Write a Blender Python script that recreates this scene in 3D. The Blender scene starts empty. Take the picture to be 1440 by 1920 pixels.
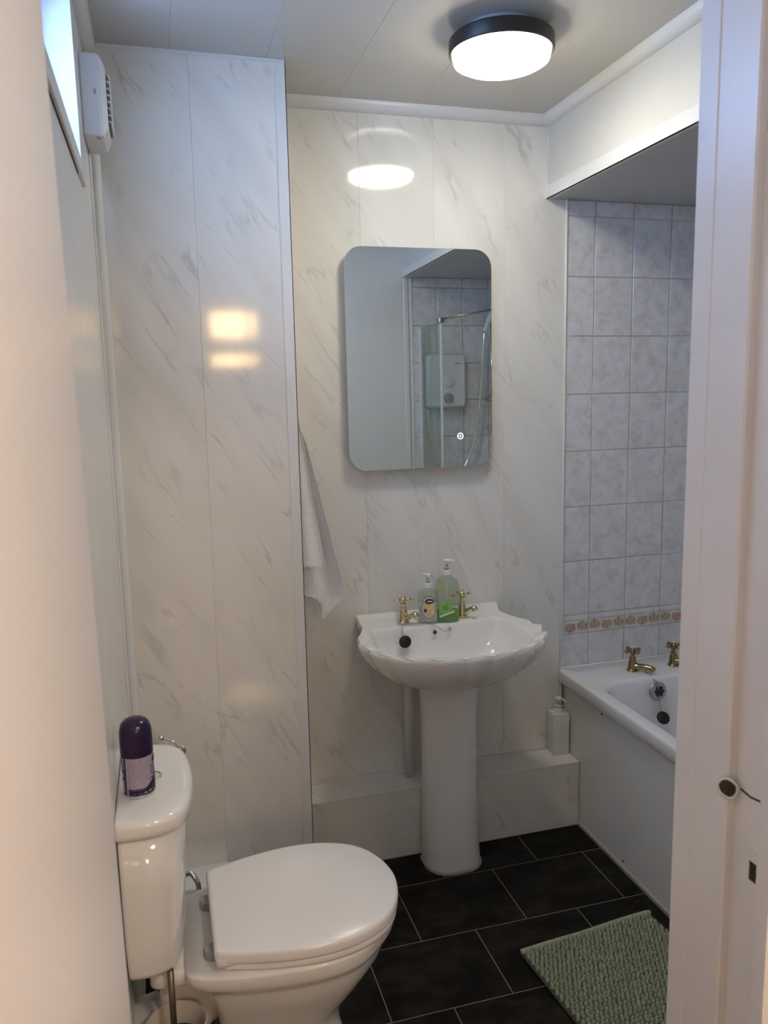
import bpy, bmesh, math, random
from mathutils import Vector, Matrix
random.seed(7)
scene = bpy.context.scene
COL = scene.collection
PI = math.pi

# ------------------------------------------------------------------ camera
YAW, PITCH, ROLL, FPX = 0.2724, -0.1500, -0.0209, 1487.54
CAM = Vector((-0.9125, -2.529, 1.5672))
fw = Vector((math.sin(YAW)*math.cos(PITCH), math.cos(YAW)*math.cos(PITCH), math.sin(PITCH)))
r0 = Vector((math.cos(YAW), -math.sin(YAW), 0)); u0 = r0.cross(fw)
rt = r0*math.cos(ROLL) + u0*math.sin(ROLL); up = u0*math.cos(ROLL) - r0*math.sin(ROLL)
cd = bpy.data.cameras.new('camera'); cam = bpy.data.objects.new('camera', cd); COL.objects.link(cam)
cam.matrix_world = Matrix(((rt.x, up.x, -fw.x, CAM.x), (rt.y, up.y, -fw.y, CAM.y), (rt.z, up.z, -fw.z, CAM.z), (0, 0, 0, 1)))
cd.sensor_fit = 'VERTICAL'; cd.sensor_height = 32.0; cd.lens = FPX/1920*32.0
cd.clip_start = 0.02
cd.dof.use_dof = True; cd.dof.focus_distance = 2.5; cd.dof.aperture_fstop = 9.0
scene.camera = cam

# ------------------------------------------------------------------ world, exposure
w = bpy.data.worlds.new('world'); scene.world = w; w.use_nodes = True
bg = w.node_tree.nodes['Background']
bg.inputs[0].default_value = (0.32, 0.52, 1.0, 1); bg.inputs[1].default_value = 8.0
vs = scene.view_settings
vs.view_transform = 'Standard'; vs.look = 'None'; vs.gamma = 1.0; vs.use_curve_mapping = False
vs.exposure = 0.95
CEIL_E, HALL_E, PANE_E = 18.0, 40.0, 17.0

# ------------------------------------------------------------------ room constants (metres)
XL, XBX, YBX, ZC = -1.04, -0.531, -0.264, 2.4525
XBK, ZBK, YP, ZP = 0.384, 2.197, -0.132, 0.2434
XBP, XR, YF, YH = 0.468, 1.14, -1.70, -1.85
XJ = -0.297
HALL_Y = -5.3

# ------------------------------------------------------------------ materials
MATS = {}
def nt(name):
    m = bpy.data.materials.new(name); m.use_nodes = True
    return m, m.node_tree.nodes, m.node_tree.links, m.node_tree.nodes['Principled BSDF']
def pm(name, col, rough=.4, metal=0.0, var=0.03, scale=6.0, spec=0.5, bump=0.0, bscale=60.0, coat=0.0, sss=0):
    """principled with slight procedural mottling"""
    m, N, L, b = nt(name)
    tc = N.new('ShaderNodeNewGeometry')
    n = N.new('ShaderNodeTexNoise'); n.inputs['Scale'].default_value = scale; n.inputs['Detail'].default_value = 3
    L.new(tc.outputs['Position'], n.inputs['Vector'])
    r = N.new('ShaderNodeValToRGB')
    r.color_ramp.elements[0].position = .3; r.color_ramp.elements[1].position = .7
    r.color_ramp.elements[0].color = (*[max(0, c*(1-var)) for c in col], 1)
    r.color_ramp.elements[1].color = (*[min(1, c*(1+var)) for c in col], 1)
    L.new(n.outputs['Fac'], r.inputs[0]); L.new(r.outputs[0], b.inputs['Base Color'])
    b.inputs['Roughness'].default_value = rough; b.inputs['Metallic'].default_value = metal
    b.inputs['Specular IOR Level'].default_value = spec
    b.inputs['Coat Weight'].default_value = coat; b.inputs['Coat Roughness'].default_value = .05
    if bump:
        n2 = N.new('ShaderNodeTexNoise'); n2.inputs['Scale'].default_value = bscale
        L.new(tc.outputs['Position'], n2.inputs['Vector'])
        bp = N.new('ShaderNodeBump'); bp.inputs['Strength'].default_value = bump; bp.inputs['Distance'].default_value = .002
        L.new(n2.outputs['Fac'], bp.inputs['Height']); L.new(bp.outputs[0], b.inputs['Normal'])
    MATS[name] = m
    return m
def emat(name, col, strength):
    m, N, L, b = nt(name)
    b.inputs['Base Color'].default_value = (*col, 1)
    b.inputs['Emission Color'].default_value = (*col, 1); b.inputs['Emission Strength'].default_value = strength
    b.inputs['Roughness'].default_value = .4
    MATS[name] = m; return m
def glass(name, tint, gloss=.08, rough=0.0, ior=1.45):
    m = bpy.data.materials.new(name); m.use_nodes = True
    N, L = m.node_tree.nodes, m.node_tree.links
    N.remove(N['Principled BSDF']); out = N['Material Output']
    t = N.new('ShaderNodeBsdfTransparent'); t.inputs[0].default_value = (*tint, 1)
    g = N.new('ShaderNodeBsdfGlossy'); g.inputs['Roughness'].default_value = rough
    lw = N.new('ShaderNodeLayerWeight'); lw.inputs[0].default_value = .5
    p_ = N.new('ShaderNodeMath'); p_.operation = 'POWER'; p_.inputs[1].default_value = 4.0; L.new(lw.outputs['Facing'], p_.inputs[0])
    f = N.new('ShaderNodeMath'); f.operation = 'MULTIPLY_ADD'; f.inputs[1].default_value = .6; f.inputs[2].default_value = .04; L.new(p_.outputs[0], f.inputs[0])
    mx = N.new('ShaderNodeMixShader')
    L.new(f.outputs[0], mx.inputs[0]); L.new(t.outputs[0], mx.inputs[1]); L.new(g.outputs[0], mx.inputs[2])
    L.new(mx.outputs[0], out.inputs[0]); MATS[name] = m; return m

def marble_mat():
    m, N, L, b = nt('marble_panel')
    geo = N.new('ShaderNodeNewGeometry')
    def math_(op, a, c):
        n = N.new('ShaderNodeMath'); n.operation = op
        for i, v in enumerate((a, c)):
            if isinstance(v, (int, float)): n.inputs[i].default_value = v
            else: L.new(v, n.inputs[i])
        return n.outputs[0]
    oi = N.new('ShaderNodeObjectInfo')
    sep = N.new('ShaderNodeSeparateXYZ'); L.new(geo.outputs['Position'], sep.inputs[0])
    # along/across the drift of the veins (down to the right)
    x = math_('ADD', sep.outputs[0], math_('MULTIPLY', sep.outputs[1], 0.6)); z = sep.outputs[2]
    al = math_('SUBTRACT', math_('MULTIPLY', x, .50), math_('MULTIPLY', z, .87))
    ac = math_('ADD', math_('MULTIPLY', x, .87), math_('MULTIPLY', z, .50))
    cmb = N.new('ShaderNodeCombineXYZ')
    L.new(math_('MULTIPLY', al, 2.4), cmb.inputs[0]); L.new(math_('MULTIPLY', ac, 13.0), cmb.inputs[1])
    L.new(math_('MULTIPLY', oi.outputs['Random'], 30.0), cmb.inputs[2])
    n1 = N.new('ShaderNodeTexNoise'); n1.inputs['Scale'].default_value = 1.0; n1.inputs['Detail'].default_value = 3.5
    n1.inputs['Roughness'].default_value = .5; n1.inputs['Distortion'].default_value = .2
    L.new(cmb.outputs[0], n1.inputs['Vector'])
    v = math_('ABSOLUTE', math_('SUBTRACT', n1.outputs['Fac'], .5), 0)
    r1 = N.new('ShaderNodeValToRGB'); e = r1.color_ramp.elements
    e[0].position = 0.0; e[0].color = (1, 1, 1, 1); e[1].position = .026; e[1].color = (0, 0, 0, 1)
    L.new(v, r1.inputs[0])
    n2 = N.new('ShaderNodeTexNoise'); n2.inputs['Scale'].default_value = 9.0; n2.inputs['Detail'].default_value = 2
    L.new(geo.outputs['Position'], n2.inputs['Vector'])
    r2 = N.new('ShaderNodeValToRGB'); e = r2.color_ramp.elements
    e[0].position = .48; e[0].color = (0, 0, 0, 1); e[1].position = .66; e[1].color = (1, 1, 1, 1)
    L.new(n2.outputs['Fac'], r2.inputs[0])
    vein = math_('MULTIPLY', r1.outputs[0], r2.outputs[0])
    n3 = N.new('ShaderNodeTexNoise'); n3.inputs['Scale'].default_value = .8; n3.inputs['Detail'].default_value = 4
    L.new(cmb.outputs[0], n3.inputs['Vector'])
    r3 = N.new('ShaderNodeValToRGB'); e = r3.color_ramp.elements
    e[0].position = .35; e[0].color = (.80, .775, .71, 1); e[1].position = .62; e[1].color = (.865, .84, .775, 1)
    L.new(n3.outputs['Fac'], r3.inputs[0])
    mix = N.new('ShaderNodeMix'); mix.data_type = 'RGBA'
    L.new(math_('MULTIPLY', vein, .42), mix.inputs['Factor']); L.new(r3.outputs[0], mix.inputs['A'])
    mix.inputs['B'].default_value = (.40, .38, .36, 1)
    L.new(mix.outputs['Result'], b.inputs['Base Color'])
    b.inputs['Roughness'].default_value = .07; b.inputs['Specular IOR Level'].default_value = .5
    MATS['marble'] = m
marble_mat()

def tile_mat():
    m, N, L, b = nt('wall_tile')
    tc = N.new('ShaderNodeTexCoord'); oi = N.new('ShaderNodeObjectInfo')
    ad = N.new('ShaderNodeVectorMath'); ad.operation = 'ADD'
    sc = N.new('ShaderNodeVectorMath'); sc.operation = 'SCALE'; sc.inputs[0].default_value = (31, 17, 23)
    L.new(oi.outputs['Random'], sc.inputs['Scale']); L.new(tc.outputs['Object'], ad.inputs[0]); L.new(sc.outputs[0], ad.inputs[1])
    n1 = N.new('ShaderNodeTexNoise'); n1.inputs['Scale'].default_value = 26; n1.inputs['Detail'].default_value = 6
    n1.inputs['Roughness'].default_value = .6; n1.inputs['Distortion'].default_value = .5
    L.new(ad.outputs[0], n1.inputs['Vector'])
    r = N.new('ShaderNodeValToRGB'); e = r.color_ramp.elements
    e[0].position = .34; e[0].color = (.63, .615, .61, 1); e[1].position = .60; e[1].color = (.77, .78, .81, 1)
    x = r.color_ramp.elements.new(.45); x.color = (.72, .70, .685, 1)
    L.new(n1.outputs['Fac'], r.inputs[0]); L.new(r.outputs[0], b.inputs['Base Color'])
    b.inputs['Roughness'].default_value = .12
    MATS['tile'] = m
tile_mat()

def slate_mat():
    m, N, L, b = nt('slate_floor')
    tc = N.new('ShaderNodeTexCoord'); oi = N.new('ShaderNodeObjectInfo')
    ad = N.new('ShaderNodeVectorMath'); ad.operation = 'ADD'
    sc = N.new('ShaderNodeVectorMath'); sc.operation = 'SCALE'; sc.inputs[0].default_value = (13, 29, 7)
    L.new(oi.outputs['Random'], sc.inputs['Scale']); L.new(tc.outputs['Object'], ad.inputs[0]); L.new(sc.outputs[0], ad.inputs[1])
    mp = N.new('ShaderNodeMapping'); mp.inputs['Scale'].default_value = (7, 13, 7); L.new(ad.outputs[0], mp.inputs[0])
    n1 = N.new('ShaderNodeTexNoise'); n1.inputs['Scale'].default_value = 1; n1.inputs['Detail'].default_value = 8
    n1.inputs['Roughness'].default_value = .65
    L.new(mp.outputs[0], n1.inputs['Vector'])
    r = N.new('ShaderNodeValToRGB'); e = r.color_ramp.elements
    e[0].position = .42; e[0].color = (.0045, .0042, .004, 1); e[1].position = .75; e[1].color = (.032, .028, .023, 1)
    L.new(n1.outputs['Fac'], r.inputs[0]); L.new(r.outputs[0], b.inputs['Base Color'])
    b.inputs['Roughness'].default_value = .5; b.inputs['Specular IOR Level'].default_value = .14
    bp = N.new('ShaderNodeBump'); bp.inputs['Strength'].default_value = .15; bp.inputs['Distance'].default_value = .002
    L.new(n1.outputs['Fac'], bp.inputs['Height']); L.new(bp.outputs[0], b.inputs['Normal'])
    MATS['slate'] = m
slate_mat()
def shell_mat(name, col, dark, flip):
    m, N, L, b = nt(name)
    tc = N.new('ShaderNodeTexCoord'); sp = N.new('ShaderNodeSeparateXYZ'); L.new(tc.outputs['Object'], sp.inputs[0])
    def mth(op, a, c=0.0):
        n = N.new('ShaderNodeMath'); n.operation = op
        for i, v in enumerate((a, c)):
            if isinstance(v, (int, float)): n.inputs[i].default_value = v
            else: L.new(v, n.inputs[i])
        return n.outputs[0]
    z = mth('ADD', mth('MULTIPLY', sp.outputs[2], -1.0 if flip else 1.0), .0124)
    ang = mth('ARCTAN2', sp.outputs[0], z)
    rib = mth('POWER', mth('ABSOLUTE', mth('SINE', mth('MULTIPLY', ang, 4.2))), .6)
    mix = N.new('ShaderNodeMix'); mix.data_type = 'RGBA'; L.new(rib, mix.inputs['Factor'])
    mix.inputs['A'].default_value = (*dark, 1); mix.inputs['B'].default_value = (*col, 1)
    L.new(mix.outputs['Result'], b.inputs['Base Color']); b.inputs['Roughness'].default_value = .25
    MATS[name] = m
shell_mat('shell_tan', (.60, .50, .36), (.26, .20, .13), False)
shell_mat('shell_pink', (.66, .47, .43), (.33, .20, .17), True)

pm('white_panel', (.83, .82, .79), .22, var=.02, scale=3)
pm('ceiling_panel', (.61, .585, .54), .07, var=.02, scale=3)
pm('white_trim', (.80, .80, .78), .25, var=.01)
pm('grey_joint', (.55, .54, .52), .7)
pm('dark_gap', (.03, .028, .025), .8)
pm('floor_joint', (.26, .24, .21), .8)
pm('grout', (.80, .78, .76), .7)
pm('plaster', (.80, .75, .68), .8, var=.02)
pm('paint_gloss', (.78, .76, .73), .28, var=.03, scale=9, bump=.08, bscale=25)
pm('door_paint', (.80, .77, .74), .35, var=.015, scale=2)
pm('ceramic', (.90, .875, .83), .07, var=.01, coat=.3)
pm('toilet_plastic', (.90, .875, .845), .16, var=.01)
pm('acrylic', (.87, .87, .87), .10, var=.01)
pm('brass', (.70, .60, .42), .14, metal=1.0, var=.05, scale=40)
pm('old_brass', (.34, .26, .14), .18, metal=1.0, var=.1, scale=40)
pm('chrome', (.80, .80, .80), .08, metal=1.0, var=.02)
pm('dull_chrome', (.45, .44, .43), .25, metal=1.0, var=.05)
pm('rubber', (.008, .008, .008), .5)
pm('mirror_silver', (.80, .83, .81), .0, metal=1.0, var=.0)
pm('black_metal', (.022, .020, .018), .4)
pm('white_plastic', (.78, .78, .79), .3, var=.02)
pm('grey_plastic', (.42, .42, .42), .35)
pm('purple', (.020, .005, .045), .22, var=.03)
pm('purple_body', (.065, .040, .16), .3, var=.06, scale=60)
pm('lavender', (.38, .33, .42), .4, var=.10, scale=120)
pm('navy', (.012, .02, .10), .35)
pm('pale_print', (.75, .74, .78), .45)
pm('label_gold', (.72, .55, .25), .4, var=.25, scale=60)
pm('label_green', (.25, .46, .14), .4, var=.25, scale=80)
pm('yellow_print', (.55, .50, .05), .5, var=.2, scale=300)
pm('mat_green', (.41, .44, .33), .95, var=.14, scale=60, spec=.1)
pm('mat_base_shade', (.10, .11, .08), .95, spec=.1)  # mat base darkened to paint in the shade between the loops
pm('shell_line', (.30, .21, .14), .4)
pm('towel_white', (.92, .92, .92), .95, var=.03, scale=90, bump=.9, bscale=420, spec=.1)
pm('wood_hall', (.35, .22, .12), .4, var=.2, scale=8)
pm('dark_hole', (.035, .022, .014), .8, var=.4, scale=200)
pm('brush_brown', (.20, .15, .11), .35, metal=.7)
pm('pot_cream', (.66, .60, .52), .35, var=.02)
pm('sealant', (.35, .34, .32), .5)
emat('diffuser', (1.0, .94, .78), CEIL_E)
emat('hall_diffuser', (1.0, .85, .74), HALL_E)
emat('sun_pane', (1.0, .66, .30), PANE_E)
emat('touch_light', (.95, .98, 1.0), .8)
glass('pane_glass', (.97, .99, .98))
glass('screen_glass', (.90, .95, .93))
glass('clear_plastic', (.93, .94, .95), rough=.05)
glass('clear_plastic_green', (.86, .90, .84), rough=.05)
pm('green_liquid', (.16, .42, .05), .12, var=.1, scale=30)
pm('clear_pump', (.84, .86, .84), .25)
pm('soap_clear', (.70, .71, .72), .2)

# ------------------------------------------------------------------ helpers
def link(name, me, mat, parent=None, smooth=False, loc=None):
    o = bpy.data.objects.new(name, me); COL.objects.link(o)
    if mat is not None and not me.materials: me.materials.append(MATS[mat])
    if loc is not None: o.location = loc
    if parent is not None:
        o.parent = parent; o.matrix_parent_inverse = parent_world(parent).inverted()
    if smooth:
        for p in me.polygons: p.use_smooth = True
    return o
def parent_world(o):
    m = o.matrix_basis.copy()
    if o.parent: m = parent_world(o.parent) @ o.matrix_parent_inverse @ m
    return m
def tag(o, label, cat, group=None, kind=None):
    o['label'] = label; o['category'] = cat
    if group: o['group'] = group
    if kind: o['kind'] = kind
    return o
def thing(name, loc, label, cat, group=None, kind=None):
    o = bpy.data.objects.new(name, None); COL.objects.link(o); o.location = loc; o.empty_display_size = .05
    return tag(o, label, cat, group, kind)
def bm_mesh(bm, name, T=None):
    if T is not None: bmesh.ops.transform(bm, matrix=T, verts=bm.verts)
    bmesh.ops.recalc_face_normals(bm, faces=bm.faces)
    me = bpy.data.meshes.new(name); bm.to_mesh(me); bm.free(); return me
def bm_box(bm, x0, x1, y0, y1, z0, z1):
    v = [bm.verts.new((x, y, z)) for x in (x0, x1) for y in (y0, y1) for z in (z0, z1)]
    for f in ((0, 1, 3, 2), (4, 6, 7, 5), (0, 4, 5, 1), (2, 3, 7, 6), (0, 2, 6, 4), (1, 5, 7, 3)): bm.faces.new([v[i] for i in f])
def box(name, x0, x1, y0, y1, z0, z1, mat, parent=None, bev=0, seg=1, T=None):
    bm = bmesh.new(); bm_box(bm, x0, x1, y0, y1, z0, z1)
    if bev: bmesh.ops.bevel(bm, geom=bm.edges[:], offset=bev, segments=seg, affect='EDGES', profile=.5)
    return link(name, bm_mesh(bm, name, T), mat, parent, smooth=(bev > 0 and seg > 1))
def boxes(name, lst, mat, parent=None):
    bm = bmesh.new()
    for b in lst: bm_box(bm, *b)
    return link(name, bm_mesh(bm, name), mat, parent)
def bm_loft(bm, rings, cap0=True, cap1=True, closed=False):
    R = [[bm.verts.new(p) for p in r] for r in rings]; n = len(R[0])
    pairs = list(zip(R[:-1], R[1:])) + ([(R[-1], R[0])] if closed else [])
    for a, b in pairs:
        for i in range(n):
            j = (i+1) % n
            try: bm.faces.new((a[i], a[j], b[j], b[i]))
            except ValueError: pass
    if not closed:
        if cap0: bm.faces.new(R[0][::-1])
        if cap1: bm.faces.new(R[-1])
def loft(name, rings, mat, parent=None, cap0=True, cap1=True, closed=False, smooth=True, T=None, angle=None):
    bm = bmesh.new(); bm_loft(bm, rings, cap0, cap1, closed)
    o = link(name, bm_mesh(bm, name, T), mat, parent, smooth)
    if angle: o.data.set_sharp_from_angle(angle=math.radians(angle))
    return o
def ring(r, z, n=32, cx=0, cy=0, sx=1, sy=1):
    return [(cx+r*sx*math.cos(2*PI*i/n), cy+r*sy*math.sin(2*PI*i/n), z) for i in range(n)]
def lathe_rings(prof, n=32, cx=0, cy=0): return [ring(max(r, 1e-4), z, n, cx, cy) for r, z in prof]
def lathe(name, prof, mat, parent=None, n=32, cx=0, cy=0, T=None, angle=40):
    return loft(name, lathe_rings(prof, n, cx, cy), mat, parent, T=T, angle=angle)
def cr(pts, n, closed=False):
    """Catmull-Rom through pts, n samples per span"""
    P = [Vector(p) for p in pts]; out = []; m = len(P)
    spans = m if closed else m-1
    for i in range(spans):
        if closed: a, b, c, d = P[(i-1) % m], P[i], P[(i+1) % m], P[(i+2) % m]
        else: a, b, c, d = P[max(i-1, 0)], P[i], P[i+1], P[min(i+2, m-1)]
        for k in range(n):
            t = k/n
            out.append(.5*((2*b)+(c-a)*t+(2*a-5*b+4*c-d)*t*t+(3*b-a-3*c+d)*t**3))
    if not closed: out.append(P[-1])
    return out
def resample(pts, n, closed=True):
    P = [Vector(p) for p in pts]
    if closed: P = P+[P[0]]
    L = [0]
    for a, b in zip(P[:-1], P[1:]): L.append(L[-1]+(b-a).length)
    out = []; j = 0
    for i in range(n):
        s = L[-1]*i/(n if closed else n-1)
        while j < len(L)-2 and L[j+1] < s: j += 1
        t = (s-L[j])/max(L[j+1]-L[j], 1e-9); out.append(P[j].lerp(P[j+1], min(max(t, 0), 1)))
    return out
def bm_tube(bm, pts, rad, n=10, caps=True):
    P = [Vector(p) for p in pts]; rings = []
    t0 = (P[1]-P[0]).normalized(); nrm = t0.orthogonal().normalized()
    for i, p in enumerate(P):
        t = (P[min(i+1, len(P)-1)]-P[max(i-1, 0)]).normalized()
        nrm = (nrm-t*nrm.dot(t)).normalized(); b = t.cross(nrm)
        r = rad[i] if isinstance(rad, (list, tuple)) else rad
        rings.append([p+(nrm*math.cos(2*PI*k/n)+b*math.sin(2*PI*k/n))*r for k in range(n)])
    bm_loft(bm, rings, caps, caps)
def tube(name, pts, rad, mat, parent=None, n=10, T=None):
    bm = bmesh.new(); bm_tube(bm, pts, rad, n)
    return link(name, bm_mesh(bm, name, T), mat, parent, True)
def bm_ball(bm, c, r, seg=12, sz=1.0):
    bmesh.ops.create_uvsphere(bm, u_segments=seg, v_segments=max(6, seg//2+2), radius=r, matrix=Matrix.Translation(c) @ Matrix.Diagonal((1, 1, sz, 1)))
def rrect(x0, x1, y0, y1, r, z, m=6):
    """rounded rectangle ring, 4*m points, counter-clockwise"""
    rs = r if isinstance(r, (list, tuple)) else (r,)*4; out = []
    for (cx, cy, sx, sy, a0), q in zip(((x1, y1, -1, -1, 0), (x0, y1, 1, -1, 90), (x0, y0, 1, 1, 180), (x1, y0, -1, 1, 270)), rs):
        for k in range(m):
            a = math.radians(a0+90*k/(m-1)); out.append((cx+sx*q+q*math.cos(a), cy+sy*q+q*math.sin(a), z))
    return out
def prism(name, poly, z0, z1, mat, parent=None):
    return loft(name, [[(x, y, z0) for x, y in poly], [(x, y, z1) for x, y in poly]], mat, parent, smooth=False)
def prism_axis(name, poly, a0, a1, axis, mat, parent=None, smooth=False):
    """poly in the plane across axis: axis 'x' -> (y,z); 'y' -> (x,z)"""
    f = (lambda p, a: (a, p[0], p[1])) if axis == 'x' else (lambda p, a: (p[0], a, p[1]))
    o = loft(name, [[f(p, a0) for p in poly], [f(p, a1) for p in poly]], mat, parent, smooth=smooth)
    if smooth: o.data.set_sharp_from_angle(angle=math.radians(40))
    return o
CACHE = {}
def slab_piece(name, w_, h_, t, mat, bev, seg=1, normal='y'):
    """shared bevelled slab centred on its back face"""
    key = (round(w_, 4), round(h_, 4), round(t, 4), mat, normal)
    if key not in CACHE:
        bm = bmesh.new()
        if normal == '-y': bm_box(bm, -w_/2, w_/2, -t, 0, -h_/2, h_/2)
        elif normal == '+y': bm_box(bm, -w_/2, w_/2, 0, t, -h_/2, h_/2)
        elif normal == '+x': bm_box(bm, 0, t, -w_/2, w_/2, -h_/2, h_/2)
        elif normal == '-x': bm_box(bm, -t, 0, -w_/2, w_/2, -h_/2, h_/2)
        elif normal == '+z': bm_box(bm, -w_/2, w_/2, -h_/2, h_/2, 0, t)
        elif normal == '-z': bm_box(bm, -w_/2, w_/2, -h_/2, h_/2, -t, 0)
        bmesh.ops.bevel(bm, geom=bm.edges[:], offset=bev, segments=seg, affect='EDGES')
        me = bm_mesh(bm, name); me.materials.append(MATS[mat]); CACHE[key] = me
    return CACHE[key]

# ================================================================== STRUCTURE
# floor
fl = box('floor', XL-.1, XR+.1, YF-.16, .1, -.05, -.0005, 'floor_joint')
tag(fl, 'black slate-effect tiled bathroom floor with thin pale joints', 'floor', kind='structure')
FX, FYL, FW, FD = .3899, -.2905, .3318, .2612
for row in range(-1, 7):
    y1 = FYL-row*FD+FD-FD; y1 = FYL-(row)*FD; y0 = y1-FD
    if row == -1: y1 = min(y1+0, FYL+FD)
    off = 0 if row % 2 == 0 else .5      # rows below line 1: vertical joints at integer, then half
    for k in range(-6, 4):
        a, b = FX+(k+off)*FW, FX+(k+off+1)*FW
        a, b = max(a, XL), min(b, XBP-.006); yy0, yy1 = max(y0, YF-.15), min(y1, YP)
        if b-a < .01 or yy1-yy0 < .01: continue
        me = slab_piece('floor_tile', b-a-.0026, yy1-yy0-.0026, .003, 'slate', .0004, normal='+z')
        link('floor_tile', me, None, fl, loc=((a+b)/2, (yy0+yy1)/2, -.003))

# back wall with marble cladding panels
wb = boxes('wall_back', [(XL-.1, XR+.1, .008, .12, 0, ZC+.05)], 'grout')
tag(wb, 'back wall clad in glossy white marble-effect panels, tiled beyond the bath edge', 'wall', kind='structure')
edges = [XBX-.008, -.265, -.018, .229, .452]
for a, b in zip(edges[:-1], edges[1:]):
    me = slab_piece('marble_panel', b-a-.0003, ZC-ZP+.03, .008, 'marble', .0007, normal='-y')
    o = link('marble_panel', me, None, wb, loc=((a+b)/2, .008, (ZC+ZP)/2))
    o.rotation_euler = (random.uniform(-.0006, .0006), 0, random.uniform(-.0012, .0012))
# tiles behind the bath (back wall, right wall, door-side wall)
TX, TW, TH, TZ = .5681, .1509, .200, .5452
def shells(parent_tile, c, u, nrm, a, b, z, phase):
    """three printed-relief shells and two border lines on one border tile"""
    pass
SHELL = {}
def shell_mesh(mat, flip):
    key = (mat, flip)
    if key in SHELL: return SHELL[key]
    bm = bmesh.new(); R = .0225; n = 44; s = -1 if flip else 1
    c = bm.verts.new((0, -.0030, -s*R*.55)); vs = []
    for i in range(n+1):
        a = math.radians(-38+256*i/n); rr = R*(.90+.12*abs(math.sin(i*PI/4)))
        dep = -.0024 if (i % 4) == 2 else -.0006
        vs.append(bm.verts.new((rr*math.cos(a), dep, s*(rr*math.sin(a)*.92))))
    for p, q in zip(vs[:-1], vs[1:]): bm.faces.new((c, p, q))
    bm.faces.new((c, vs[-1], vs[0]))
    me = bm_mesh(bm, 'shell'); me.materials.append(MATS[mat]); SHELL[key] = me; return me
def put_tiles(wall, axis, lo, hi, start, fixed, normal, detail=True):
    """axis 'x' or 'y' runs along the wall; joints at start + k*TW"""
    js = [lo]; k = math.floor((lo-start)/TW)
    while True:
        k += 1; p = start+k*TW
        if p >= hi-.015: break
        if p > lo+.015: js.append(p)
    js.append(hi)
    zs = [TZ+TH*i for i in range(9)]+[ZBK]
    for a, b in zip(js[:-1], js[1:]):
        for i, (z0, z1) in enumerate(zip(zs[:-1], zs[1:])):
            if z0 < TZ+.01: z0 += .004
            me = slab_piece('tile', b-a-.003, z1-z0-.003, .009, 'tile', .0014, normal=normal)
            c = (a+b)/2; loc = (c, fixed, (z0+z1)/2) if axis == 'x' else (fixed, c, (z0+z1)/2)
            t = link('tile', me, None, wall, loc=loc)
            t.rotation_euler = (0, 0, random.uniform(-.003, .003))
            if i == 0 and normal == '-y':
                zc = TZ+TH-.045
                full_a = b-TW if b-a < TW-.01 and a == js[0] else a
                for s_ in range(3):
                    x = full_a+TW*(s_+.5)/3
                    if x-.012 < a or x+.012 > b: continue
                    pink = s_ == 1
                    link('shell', shell_mesh('shell_pink' if pink else 'shell_tan', pink), None, t, loc=(x, fixed-.0094, zc))
                for zz, hh in ((zc+.025, .0010), (zc-.026, .0014)):
                    box('border_line', a+.002, b-.002, fixed-.0098, fixed-.0088, zz-hh/2, zz+hh/2, 'shell_line', t)
put_tiles(wb, 'x', .460, XR, TX, .008, '-y')
box('grout_bed', .460, XR, .0036, .0082, TZ, ZBK, 'grout', wb)
tr = prism('trim_1', [(.452, .002), (.460, .002), (.460, -.006), (.457, -.0085), (.4545, -.0085), (.452, -.006)], ZP, ZBK, 'white_trim')
tag(tr, 'thin white vertical tile edge strip between marble panel and bath tiles', 'trim', kind='structure')

wr = box('wall_right', XR, XR+.1, YH, .12, 0, ZC+.05, 'grout')
tag(wr, 'long tiled wall along the far side of the bath', 'wall', kind='structure')
put_tiles(wr, 'y', YF+.01, -.004, -.004, XR, '-x')

# left wall with high window opening
WY0, WY1, WZ0, WZ1 = -1.45, -.625, 2.052, 2.395
wl = boxes('wall_left', [(XL-.14, XL-.008, YH, .12, 0, WZ0), (XL-.14, XL-.008, YH, .12, WZ1, ZC+.05),
                         (XL-.14, XL-.008, YH, WY0, WZ0, WZ1), (XL-.14, XL-.008, WY1, .12, WZ0, WZ1)], 'plaster')
tag(wl, 'left wall in plain white satin cladding below the high window', 'wall', kind='structure')
ys = [YF+.0, -1.45, -1.2, -.95, -.7, -.625, -.46, YBX]
for a, b in zip(ys[:-1], ys[1:]):
    if b <= WY1+.001 and a >= WY0-.001:
        zr = [(0, WZ0-.034), (WZ1+.02, ZC)]
    else: zr = [(0, ZC)]
    for z0, z1 in zr:
        me = slab_piece('wall_panel', b-a-.0012, z1-z0, .008, 'white_panel', .0012, normal='+x')
        o = link('wall_panel', me, None, wl, loc=(XL-.008, (a+b)/2, (z0+z1)/2))
# window
wn = thing('window_1', (XL-.07, (WY0+WY1)/2, WZ0), 'high white framed window above the toilet with bright sky', 'window', kind='structure')
def frame_yz(name, x0, x1, y0, y1, z0, z1, t, mat, parent):
    boxes(name, [(x0, x1, y0, y1, z0, z0+t), (x0, x1, y0, y1, z1-t, z1), (x0, x1, y0, y0+t, z0+t, z1-t), (x0, x1, y1-t, y1, z0+t, z1-t)], mat, parent)
frame_yz('reveal', XL-.14, XL+.001, WY0-.004, WY1+.004, WZ0-.004, WZ1+.004, .006, 'white_trim', wn)
frame_yz('window_frame', XL-.125, XL-.075, WY0+.002, WY1-.002, WZ0+.002, WZ1-.002, .035, 'white_trim', wn)
box('mullion', XL-.12, XL-.08, -1.06, -1.02, WZ0+.037, WZ1-.037, 'white_trim', wn)
box('pane', XL-.103, XL-.097, WY0+.037, -1.06, WZ0+.037, WZ1-.037, 'pane_glass', wn)
box('pane', XL-.103, XL-.097, -1.02, WY1-.037, WZ0+.037, WZ1-.037, 'pane_glass', wn)
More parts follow.
